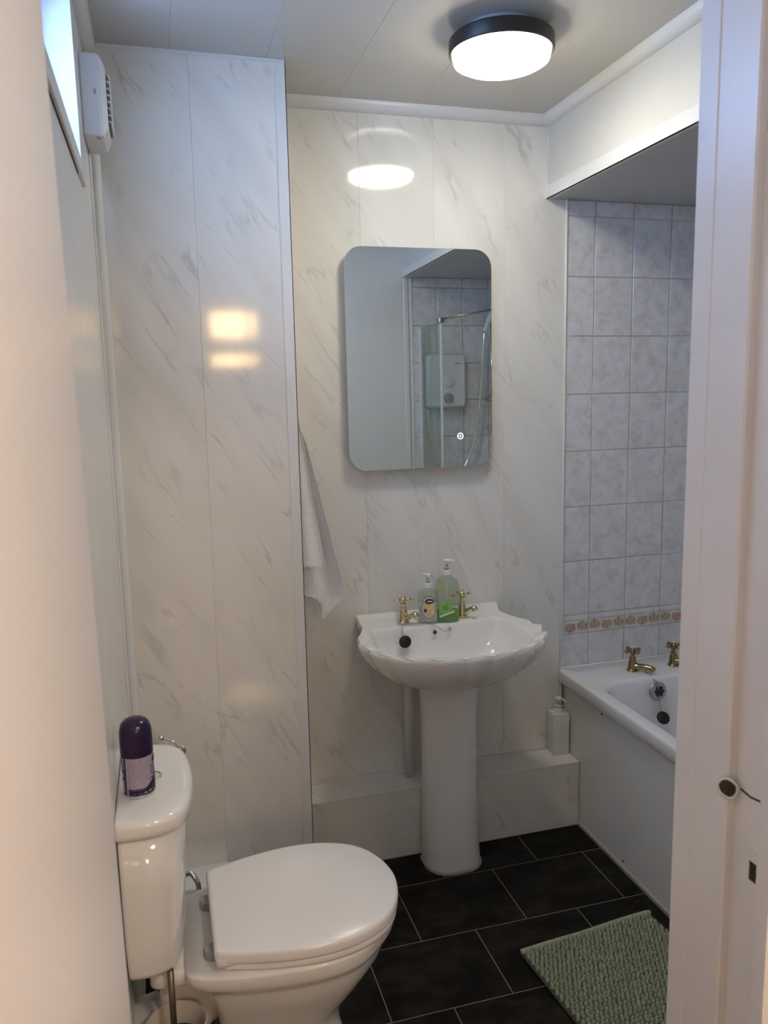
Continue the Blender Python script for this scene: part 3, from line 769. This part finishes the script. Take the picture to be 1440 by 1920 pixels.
bm_loft(bm, [[(x, -.0215, z) for x, z in pts], [(x, -.0225, z) for x, z in pts]]); yl = link('sticker', bm_mesh(bm, 'sticker', TL2), 'yellow_print', b2)
pump(b2, *c2, BZ+.157, 1.05, math.radians(-20)); tube_in(b2, *c2, BZ+.01, BZ+.17)

# ---- white square pump dispenser on the plinth
dp = thing('soap_dispenser', (.432, -.036, ZP), 'white square pump dispenser standing on the marble plinth by the bath', 'dispenser')
TD = Matrix.Translation((.4305, -.038, ZP+.0005)) @ Matrix.Rotation(math.radians(-3), 4, 'Z')
loft('body', [rrect(-.030, .030, -.028, .028, .004, 0), rrect(-.031, .031, -.029, .029, .005, .003), rrect(-.031, .031, -.029, .029, .005, .150), rrect(-.029, .029, -.027, .027, .005, .154), rrect(-.012, .012, -.012, .012, .008, .155)], 'white_plastic', dp, T=TD, angle=40)
lathe('pump_collar', [(.014, .154), (.014, .166), (.012, .168), (.012, .174), (.0135, .176), (.0135, .180), (.006, .182), (.001, .182)], 'white_plastic', dp, 24, T=TD)
bm = bmesh.new(); bm_loft(bm, lathe_rings([(.0045, .18), (.0045, .196), (.013, .199), (.0135, .207), (.011, .210), (.001, .2105)], 20))
bm_tube(bm, [(.004, -.003, .204), (.014, -.012, .203), (.020, -.018, .196), (.021, -.019, .190)], [.0045, .004, .0035, .003], 8)
link('pump_nozzle', bm_mesh(bm, 'pump_nozzle', TD), 'white_plastic', dp, True)

# ---- bathtub
bt = thing('bathtub', (.8, -.85, 0), 'white acrylic bathtub with brass taps along the tiled wall', 'bathtub')
X0, X1, Y0, Y1, BZT = .446, XR-.0115, YF+.012, -.0035, .547
def br(x0, x1, y0, y1, r, z): return rrect(x0, x1, y0, y1, r, z, 10)
ix0, ix1, iy0, iy1 = .500, 1.085, -1.60, -.185
loft('tub', [br(X0+.004, X1, Y0, Y1, .004, BZT-.048), br(X0, X1, Y0, Y1, .004, BZT-.042), br(X0, X1, Y0, Y1, .005, BZT-.010), br(X0+.0012, X1-.001, Y0+.001, Y1-.0005, .006, BZT-.005), br(X0+.0045, X1-.003, Y0+.003, Y1-.002, .008, BZT-.0013), br(X0+.0095, X1-.006, Y0+.006, Y1-.004, .010, BZT),
             br(ix0-.014, ix1+.012, iy0-.012, iy1+.014, .10, BZT), br(ix0-.004, ix1+.004, iy0-.004, iy1+.004, .10, BZT-.003), br(ix0+.003, ix1-.003, iy0+.003, iy1-.003, .10, BZT-.014), br(ix0+.012, ix1-.012, iy0+.04, iy1-.012, .10, BZT-.10), br(ix0+.03, ix1-.03, iy0+.12, iy1-.03, .11, BZT-.26),
             br(ix0+.06, ix1-.06, iy0+.20, iy1-.06, .12, BZT-.36), br(ix0+.12, ix1-.12, iy0+.28, iy1-.12, .12, BZT-.39), br(.78, .80, -.9, -.88, .009, BZT-.395)], 'acrylic', bt, cap0=False, angle=50)
tube('sealant_bead', [(X0+.01, -.0055, BZT+.0015), (X1, -.0055, BZT+.0015)], .0050, 'white_trim', bt, 8)
make_tap(bt, (.690, -.105, BZT), math.radians(40), .98, 'old_brass', 'bath')
make_tap(bt, (.862, -.105, BZT), math.radians(40), .98, 'old_brass', 'bath')
ovx, ovy, ovz = .728, -.203, .500
disc_y('overflow_rose', (ovx, ovy, ovz), .034, .008, 'dull_chrome', bt, .10, 32)
bm = bmesh.new()
for k in range(6):
    a = k*PI/3
    bm_ball(bm, (.013*math.cos(a), .013*math.sin(a), .009), .0075, 8, .25)
bm_ball(bm, (0, 0, .009), .008, 8, .25)
link('overflow_slots', bm_mesh(bm, 'overflow_slots', Matrix.Translation((ovx+.004, ovy, ovz)) @ Matrix.Rotation(math.radians(90)-.1, 4, 'X')), 'dark_gap', bt)
chain('plug_chain', [(.722, -.140, BZT+.004), (.723, -.165, BZT+.002), (.724, -.186, BZT-.010), (.725, -.205, ovz+.034), (ovx-.002, ovy-.012, ovz+.012)], 'dull_chrome', bt, .0022, .006)
chain('plug_chain', [(ovx, ovy-.012, ovz-.010), (.731, -.218, .46), (.733, -.222, .425)], 'dull_chrome', bt, .0012)
disc_y('plug', (.735, -.228, .407), .023, .014, 'rubber', bt, .7)
bp_ = bt
box('side_panel', XBP, XBP+.006, YF+.012, -.0045, .004, BZT-.045, 'white_panel', bp_)
box('base_strip', XBP-.005, XBP-.0003, YF+.012, YP-.001, .0012, .012, 'grey_joint', bp_, bev=.0015)
for y, z in ((-.27, .475), (-.42, .028)):
    disc = lathe('screw_hole', [(.004, 0), (.004, .0012), (.001, .0013)], 'dark_gap', bp_, 12, T=Matrix.Translation((XBP, y, z)) @ Matrix.Rotation(-PI/2, 4, 'Y'))

# ---- shower fittings on the end wall
YW = YF+.009
es = thing('electric_shower', (.60, YW, 1.5), 'white electric shower unit on the tiled end wall', 'shower unit')
loft('housing', [[(x, YW-.0, z) for x, z, _ in rrect(.492, .705, 1.503, 1.792, .02, 0)], [(x, YW+.06, z) for x, z, _ in rrect(.492, .705, 1.503, 1.792, .02, 0)], [(x, YW+.078, z) for x, z, _ in rrect(.502, .695, 1.513, 1.782, .02, 0)]], 'white_plastic', es, angle=40)
for z in (1.555, 1.640):
    lathe('control_knob', [(.026, 0), (.025, .014), (.020, .017), (.001, .017)], 'grey_plastic' if z < 1.6 else 'white_plastic', es, 24, T=Matrix.Translation((.600, YW+.078, z)) @ Matrix.Rotation(-PI/2, 4, 'X'))
box('printed_logo', .642, .677, YW+.0775, YW+.0788, 1.735, 1.742, 'grey_plastic', es)
sh = thing('shower_rail', (0.835, YW, 1.5), 'chrome riser rail with white hand shower and hose', 'shower')
tube('riser_rail', [(0.870, YW+.05, 1.36), (0.870, YW+.05, 2.05)], .010, 'chrome', sh, 14)
for z in (1.38, 2.03): tube('rail_bracket', [(0.870, YW-.0, z), (0.870, YW+.05, z)], .013, 'chrome', sh, 12)
lathe('slider_knob', [(.016, 0), (.018, .02), (.001, .024)], 'dull_chrome', sh, 16, T=Matrix.Translation((0.840, YW+.06, 1.548)) @ Matrix.Rotation(-PI/2, 4, 'X'))
bm = bmesh.new(); bm_tube(bm, cr([(0.807, YW+.10, 1.905), (0.825, YW+.105, 1.955), (0.845, YW+.12, 2.0), (0.863, YW+.15, 2.035)], 5), [.012]*6+[.016]*5+[.030]*3+[.036]*2, 14)
link('hand_shower', bm_mesh(bm, 'hand_shower'), 'white_plastic', sh, True)
tube('hose', cr([(0.495, YW+.04, 1.50), (0.500, YW+.05, 1.40), (0.523, YW+.06, 1.26), (0.565, YW+.06, 1.14), (0.625, YW+.06, 1.10), (0.700, YW+.06, 1.18), (0.755, YW+.07, 1.33), (0.780, YW+.08, 1.52), (0.795, YW+.09, 1.75), (0.807, YW+.10, 1.905)], 8), .0075, 'chrome', sh, 10)
sc_ = thing('bath_screen', (.470, -1.52, BZT), 'narrow clear glass bath screen with slim edge profiles', 'screen')
box('wall_profile', .461, .479, YW+.0005, YW+.022, BZT+.012, 1.93, 'white_trim', sc_, bev=.002)
box('glass_panel', .4675, .4725, YW+.015, -1.36, BZT+.012, 1.93, 'screen_glass', sc_)
box('edge_profile', .4655, .4745, -1.362, -1.350, BZT+.012, 1.93, 'white_trim', sc_, bev=.001)
box('top_bracket', .457, .483, -1.385, -1.335, 1.925, 1.950, 'dull_chrome', sc_, bev=.003)
tube('stay_rod', [(.475, -1.36, 1.945), (XR-.0105, -1.40, 2.06)], .005, 'dull_chrome', sc_, 8)
box('base_seal', .464, .476, YW+.015, -1.35, BZT+.0008, BZT+.012, 'white_plastic', sc_)

# ---- towel on the column's side
tw = thing('towel', (-.50, -.12, .80), 'white terry hand towel hanging bunched from the side of the column', 'towel')
def lerp_curve(c, t):
    for (t0, v0), (t1, v1) in zip(c[:-1], c[1:]):
        if t <= t1: 
            k = (t-t0)/(t1-t0); return v0+(v1-v0)*k
    return c[-1][1]
def drape(name, top, right, bottom, y0, depth, folds, thick=.006, nu=64, nv=200, wob=0.0):
    """right: z->x curve of the free edge; bottom: u->z of the hem; hangs along x from the column"""
    xl = XBX+.004; bm = bmesh.new(); fr, bk_ = [], []
    for j in range(nv+1):
        v = j/nv; rf, rb = [], []
        for i in range(nu+1):
            u = i/nu; zb = lerp_curve(bottom, u); z = top+(zb-top)*v
            xr_ = lerp_curve(right, (top-z)/(top-.78)); x = xl+.002+(xr_-xl-.002)*u
            open_ = smooth(0, .5, v)
            y = y0-depth*math.sin(u*PI*folds+.5)*(.15+.85*open_)*(.4+.6*v)-.02*v*u+wob*math.sin(9*v+3*u)*.004
            z2 = z+.002*math.sin(40*u+17*v); y += random.uniform(-.0009, .0009); x += random.uniform(-.0006, .0006)*(u > 0)
            rf.append(bm.verts.new((x, y-thick/2, z2))); rb.append(bm.verts.new((x+.0015*u, y+thick/2, z2)))
        fr.append(rf); bk_.append(rb)
    for j in range(nv):
        for i in range(nu):
            bm.faces.new((fr[j][i], fr[j][i+1], fr[j+1][i+1], fr[j+1][i])); bm.faces.new((bk_[j][i], bk_[j+1][i], bk_[j+1][i+1], bk_[j][i+1]))
    for j in range(nv):
        for i in (0, nu): bm.faces.new((fr[j][i], fr[j+1][i], bk_[j+1][i], bk_[j][i]))
    for i in range(nu):
        for j in (0, nv): bm.faces.new((fr[j][i], fr[j][i+1], bk_[j][i+1], bk_[j][i]))
    o = link(name, bm_mesh(bm, name), 'towel_white', tw, True)
    return o, (fr, bk_)
D_ = 1.495-.78
rt_edge = [(0, -.512), (.02, -.508), (.10, -.486), (.25, -.462), (.45, -.430), (.6, -.408), (.74, -.384), (.78, -.385), (.88, -.432), (1.0, -.44)]
drape('back_fold', 1.30, [(0, -.50), (.2, -.485), (1.0, -.476)], [(0, .80), (.45, .79), (.7, .815), (1, .85)], -.085, .010, 1.2)
drape('main_fall', 1.490, rt_edge, [(0, .955), (.35, .935), (.60, .905), (.75, .862), (.80, .86), (1, .945)], -.135, .020, 2.0, wob=1)
drape('front_fold', 1.492, [(0, -.516), (.05, -.508), (.25, -.488), (.5, -.462), (.66, -.444), (1, -.42)], [(0, 1.052), (.5, 1.047), (.8, 1.035), (1, 1.012)], -.178, .022, 1.5, wob=1)
tube('hook', cr([(XBX+.0016, -.135, 1.47), (XBX+.012, -.135, 1.472), (XBX+.016, -.135, 1.488), (XBX+.015, -.135, 1.494)], 4), .003, 'dull_chrome', tw, 8)

# ---- toilet
TY = -.885
to = thing('toilet', (-.75, TY, 0), 'white close-coupled toilet with its lid closed', 'toilet')
def dring(pts, z, s=1.0, c=None, n=96, x0=0.0):
    if pts[0][1] > 1e-6: pts = [(pts[0][0], 0), (pts[0][0], pts[0][1]*.6)]+list(pts)
    full = [(x, TY+h_, 0) for x, h_ in pts]+[(x, TY-h_, 0) for x, h_ in pts[::-1] if h_ > 1e-6]
    r = resample(cr(full, 8, True), n, True)
    cx = (pts[0][0]+pts[-1][0])/2
    return [(cx+(p.x-cx)*s, TY+(p.y-TY)*s, z) for p in r]
SEAT = [(-.870, 0), (-.870, .05), (-.870, .10), (-.870, .138), (-.8685, .1455), (-.863, .1495), (-.85, .154), (-.82, .163), (-.74, .182), (-.66, .190), (-.58, .180), (-.51, .146), (-.465, .086), (-.446, 0)]
def scl(pts, dx=0, s=1.0, w_=1.0):
    c = (pts[0][0]+pts[-1][0])/2; return [(c+(x-c)*s+dx, h_*w_) for x, h_ in pts]
ld = loft('lid', [dring(SEAT, .4285, .965), dring(SEAT, .4285, .990), dring(SEAT, .431, .998), dring(SEAT, .435, 1.0), dring(SEAT, .446, 1.0), dring(SEAT, .451, .994), dring(SEAT, .4545, .978), dring(SEAT, .4555, .95), dring(SEAT, .457, .5), dring(SEAT, .457, .02)], 'toilet_plastic', to)
for s_ in (-1, 1):
    bm = bmesh.new()
    y = TY+s_*.142
    bm_loft(bm, [[(-.869, y-.010, .444), (-.869, y+.006, .444), (-.869, y+.004, .412), (-.869, y-.004, .412)], [(-.835, y-.012+.004*s_, .436), (-.835, y+.008+.004*s_, .436), (-.842, y+.006, .415), (-.842, y-.006, .415)], [(-.80, y-.01+.008*s_, .432), (-.80, y+.008+.008*s_, .432), (-.805, y+.006+.008*s_, .427), (-.805, y-.004+.008*s_, .427)]])
    bmesh.ops.bevel(bm, geom=bm.edges[:], offset=.002, segments=2, affect='EDGES')
    link('lid_lug', bm_mesh(bm, 'lid_lug'), 'toilet_plastic', ld, True)
SE2 = scl(SEAT, .004, .965, .965)
loft('seat', [dring(SE2, .408, .96), dring(SE2, .408, .99), dring(SE2, .412, 1.0), dring(SE2, .421, 1.0), dring(SE2, .4255, .985), dring(SE2, .4255, .70), dring(SE2, .415, .68), dring(SE2, .408, .70)], 'toilet_plastic', to, closed=True)
for s_ in (-1, 1):
    hx, hy = -.872, TY+s_*.085
    hp_ = [(hx+.004, hy+.021)]+[(hx-.020*math.cos(t)+.002, hy+.021*math.sin(t)) for t in [PI/2-PI*i/14 for i in range(15)]]+[(hx+.004, hy-.021)]
    loft('hinge', [[(x, y, .4040) for x, y in hp_], [(x, y, .4150) for x, y in hp_], [(hx+(x-hx)*.8, hy+(y-hy)*.8, .4205) for x, y in hp_]], 'grey_plastic', to, angle=40)
def pan(x0, x1, hw, z, mid=.55, n=96, pw=1.0):
    L_ = x1-x0
    P = [(x0, hw*.62), (x0+.04*L_, hw*.78*pw), (x0+.25*L_, hw*.93), (x0+mid*L_, hw), (x0+.75*L_, hw*.90), (x0+.90*L_, hw*.58), (x0+.97*L_, hw*.30), (x1, 0)]
    return dring(P, z, n=n)
prof = [(-.93, -.449, .183, .404), (-.93, -.447, .184, .398), (-.93, -.449, .183, .388), (-.925, -.451, .181, .374), (-.91, -.458, .176, .362), (-.90, -.466, .164, .352), (-.89, -.472, .160, .338), (-.88, -.482, .152, .312), (-.87, -.505, .135, .275), (-.865, -.535, .112, .230), (-.865, -.572, .096, .190), (-.868, -.590, .090, .160), (-.872, -.588, .090, .12), (-.876, -.575, .094, .07), (-.88, -.560, .102, .02), (-.88, -.556, .104, 0)]
loft('pan', [pan(*p) for p in prof], 'ceramic', to)
loft('shelf', [rrect(-1.0, -.84, TY-.110, TY+.110, .025, z, 6) if s_ == 0 else rrect(-1.0, -.84, TY-.116, TY+.116, .03, z, 6) for z, s_ in ((.368, 0), (.374, 1), (.398, 1), (.4035, 0))], 'ceramic', to, angle=60)
loft('rear_foot', [rrect(-.985, -.80, TY-.055, TY+.055, .02, z, 6) for z in (.25, .37)], 'ceramic', to, angle=60)
tube('trapway', cr([(-.70, TY, .13), (-.78, TY, .22), (-.86, TY, .27), (-.93, TY, .23), (-.99, TY, .19), (-1.03, TY, .185)], 6), .062, 'ceramic', to, 24)
tube('soil_collar', [(-1.038, TY, .185), (-.985, TY, .193)], .072, 'white_plastic', to, 24)
CPL = [(0, .165), (.01, .170), (.06, .172), (.105, .155), (.128, .112), (.137, .05), (.139, 0)]
def cist(x0, sx_, w_, z):
    P = [(x0+x*sx_, h_*w_) for x, h_ in CPL]; return dring(P, z, n=96)
cb = loft('cistern', [cist(-1.030, .70, .87, .432), cist(-1.032, .76, .91, .436), cist(-1.034, .80, .935, .446), cist(-1.036, .84, .945, .50), cist(-1.037, .90, .955, .62), cist(-1.0375, .935, .965, .740)], 'ceramic', to)
lid = loft('cistern_lid', [cist(-1.0385, .99, 1.0, .738), cist(-1.0392, 1.065, 1.03, .741), cist(-1.0395, 1.08, 1.04, .750), cist(-1.0395, 1.08, 1.04, .762), cist(-1.0392, 1.06, 1.03, .770), cist(-1.0385, 1.00, 1.0, .7745), cist(-1.034, .88, .93, .7765), cist(-1.0, .3, .4, .7775), cist(-.98, .02, .02, .7775)], 'ceramic', to)
bn = lathe('flush_button', [(.021, .776), (.0215, .7795), (.019, .7815), (.0185, .7795), (.001, .7790)], 'chrome', lid, 32, cx=-.972, cy=TY)
lathe('push_cap', [(.0165, .7785), (.0165, .7805), (.014, .782), (.001, .7825)], 'chrome', lid, 32, cx=-.972, cy=TY)
tube('water_inlet', cr([(-.920, -.655, .40), (-.905, -.66, .405), (-.893, -.668, .39), (-.888, -.67, .36), (-.888, -.67, .18)], 6), .0065, 'chrome', to, 10)

# ---- air freshener can
AX, AY, AZ = -.9955, -.943, .7782
af = thing('air_freshener', (AX, AY, AZ), 'purple aerosol air freshener can standing on the cistern lid', 'can')
lathe('can_body', [(.029, AZ), (.0305, AZ+.002), (.0310, AZ+.005), (.0310, AZ+.087), (.001, AZ+.088)], 'purple_body', af, 40, AX, AY)
lathe('bottom_rim', [(.0305, AZ+.0003), (.0318, AZ+.001), (.0318, AZ+.004), (.0308, AZ+.005)], 'chrome', af, 40, AX, AY)
lathe('cap', [(.0316, AZ+.084), (.0318, AZ+.086), (.0318, AZ+.125), (.031, AZ+.135), (.028, AZ+.146), (.022, AZ+.153), (.013, AZ+.157), (.001, AZ+.1575)], 'purple', af, 40, AX, AY)
def wrap(name, pts, r, mat, parent, n=14):
    """patch on the can: pts (angle deg from -y towards +x, z) polygon given as columns (ang, z0, z1)"""
    bm = bmesh.new(); cols = []
    for a, z0, z1 in pts:
        a_ = math.radians(a); d = (math.sin(a_), -math.cos(a_))
        cols.append([bm.verts.new((AX+d[0]*r_, AY+d[1]*r_, AZ+z)) for r_ in (r, r+.0004) for z in (z0, z1)])
    for c, d in zip(cols[:-1], cols[1:]):
        bm.faces.new((c[2], d[2], d[3], c[3])); bm.faces.new((c[0], c[1], d[1], d[0]))
        bm.faces.new((c[0], d[0], d[2], c[2])); bm.faces.new((c[1], c[3], d[3], d[1]))
    return link(name, bm_mesh(bm, name), mat, parent, False)
lab = wrap('label', [(a, .020+max(0, (a-25)/95)**1.3*.05, .084) for a in range(-40, 121, 10)], .0312, 'lavender', af)
wrap('label_edge', [(-41.5, .006, .084), (-39, .006, .084)], .0314, 'pale_print', lab)
wrap('printed_leaves', [(a, .010+.004*math.sin(a*.3), .016+max(0, (a-20)/95)**1.2*.045) for a in range(-28, 121, 6)], .0313, 'rubber', lab)
wrap('printed_badge', [(62, .071, .073), (70, .066, .079), (80, .064, .081), (92, .066, .079)], .0318, 'navy', lab)
wrap('printed_stripe', [(15, .0085, .0105), (40, .010, .012), (60, .0115, .0135)], .0314, 'pale_print', af)
for k in range(5): wrap('printed_text', [(48+(k % 2)*6, .060-k*.0062, .0618-k*.0062), (62, .060-k*.0062, .0618-k*.0062), (84, .060-k*.0062, .0618-k*.0062)], .0318, 'navy', lab)
wrap('barcode', [(-82, .010, .034), (-70, .010, .034), (-58, .010, .034)], .0314, 'pale_print', af)
wrap('printed_symbol', [(-76, .045, .046), (-68, .039, .052), (-60, .045, .046)], .0314, 'pale_print', af)
for k in range(4): wrap('printed_text', [(-60, .060+k*.006, .0635+k*.006), (-54, .060+k*.006, .0635+k*.006)], .0314, 'pale_print', af)

# ---- toilet roll hook on the column
rh = thing('roll_holder', (-.92, YBX, .58), 'chrome wire toilet roll holder with ball end on the column', 'roll holder')
tube('wire_arm', cr([(-.910, YBX, .548), (-.912, -.29, .552), (-.916, -.318, .575), (-.922, -.322, .596), (-.932, -.32, .606), (-.955, -.32, .617)], 5), .0035, 'chrome', rh, 10)
bm = bmesh.new(); bm_ball(bm, (-.960, -.32, .619), .0085, 16); link('ball_end', bm_mesh(bm, 'ball_end'), 'chrome', rh, True)
lathe('wall_plate', [(.016, 0), (.016, .004), (.001, .006)], 'chrome', rh, 20, T=Matrix.Translation((-.910, YBX-.0001, .548)) @ Matrix.Rotation(PI/2, 4, 'X'))

# ---- toilet brush
bx_, by_ = -.953, -1.014
tbp = thing('toilet_brush', (bx_, by_, 0), 'toilet brush with brown metal handle in a round cream pot under the cistern', 'toilet brush')
lathe('pot', [(.050, .0), (.054, .003), (.0605, .292), (.0625, .297), (.0625, .301), (.060, .303), (.0585, .300), (.052, .02), (.001, .018)], 'pot_cream', tbp, 40, bx_, by_)
lathe('brush_disc', [(.001, .250), (.050, .250), (.052, .254), (.050, .258), (.001, .258)], 'dark_hole', tbp, 32, bx_, by_)
tube('handle', [(bx_-.004, by_-.006, .255), (bx_-.004, by_-.006, .428)], .0065, 'brush_brown', tbp, 14)

# ---- bath mat
mt = thing('bath_mat', (.2, -1.0, 0), 'sage green knobbly chenille bath mat on the black floor', 'mat')
MC, ML, MW, MA = Vector((-.026, -.690, 0)), .52, .438, math.radians(5.0)
TMt = Matrix.Translation(MC) @ Matrix.Rotation(MA, 4, 'Z')

bm = bmesh.new()
bm_loft(bm, [rrect(0, MW, -ML, 0, .012, .001), rrect(-.003, MW+.003, -ML-.003, .003, .014, .005), rrect(0, MW, -ML, 0, .012, .010)])
link('backing', bm_mesh(bm, 'backing', TMt), 'mat_base_shade', mt)
verts, faces = [], []
sx2, sy2 = .0138, .0118
nx, ny = int(MW/sx2), int(ML/sy2)
for iy in range(ny):
    for ix in range(nx):
        cx = (ix+.5+(.5 if iy % 2 else 0)*.6)*sx2+random.uniform(-.0012, .0012); cy = -(iy+.5)*sy2+random.uniform(-.001, .001)
        if cx > MW-.004: continue
        edge_ = cx < .012 or cy > -.010
        h_ = .0125+random.uniform(-.0015, .0015)-(.003 if cy > -.010 else 0); rx, ry = .0068, .0050
        base = len(verts); ang = random.uniform(-.3, .3)
        for (f, zz) in ((1.0, .008), (.88, .008+h_*.6), (.45, .008+h_)):
            for k in range(6):
                a = ang+k*PI/3; verts.append((cx+rx*f*math.cos(a), cy+ry*f*math.sin(a), zz))
        verts.append((cx, cy, .008+h_*1.05))
        for l in (0, 6):
            for k in range(6): faces.append((base+l+k, base+l+(k+1) % 6, base+l+6+(k+1) % 6, base+l+6+k))
        for k in range(6): faces.append((base+12+k, base+12+(k+1) % 6, base+18))
me = bpy.data.meshes.new('chenille_loops'); me.from_pydata(verts, [], faces); me.transform(TMt); me.update()
lo = link('chenille_loops', me, 'mat_green', mt, True); lo['kind'] = 'stuff'
tube('hem', [TMt @ Vector(p) for p in cr([(0, .001, .010), (.10, .002, .010), (.2, .000, .011), (.32, .002, .013), (.42, .001, .014), (MW, .0, .011)], 6)], .0075, 'mat_green', mt, 10)
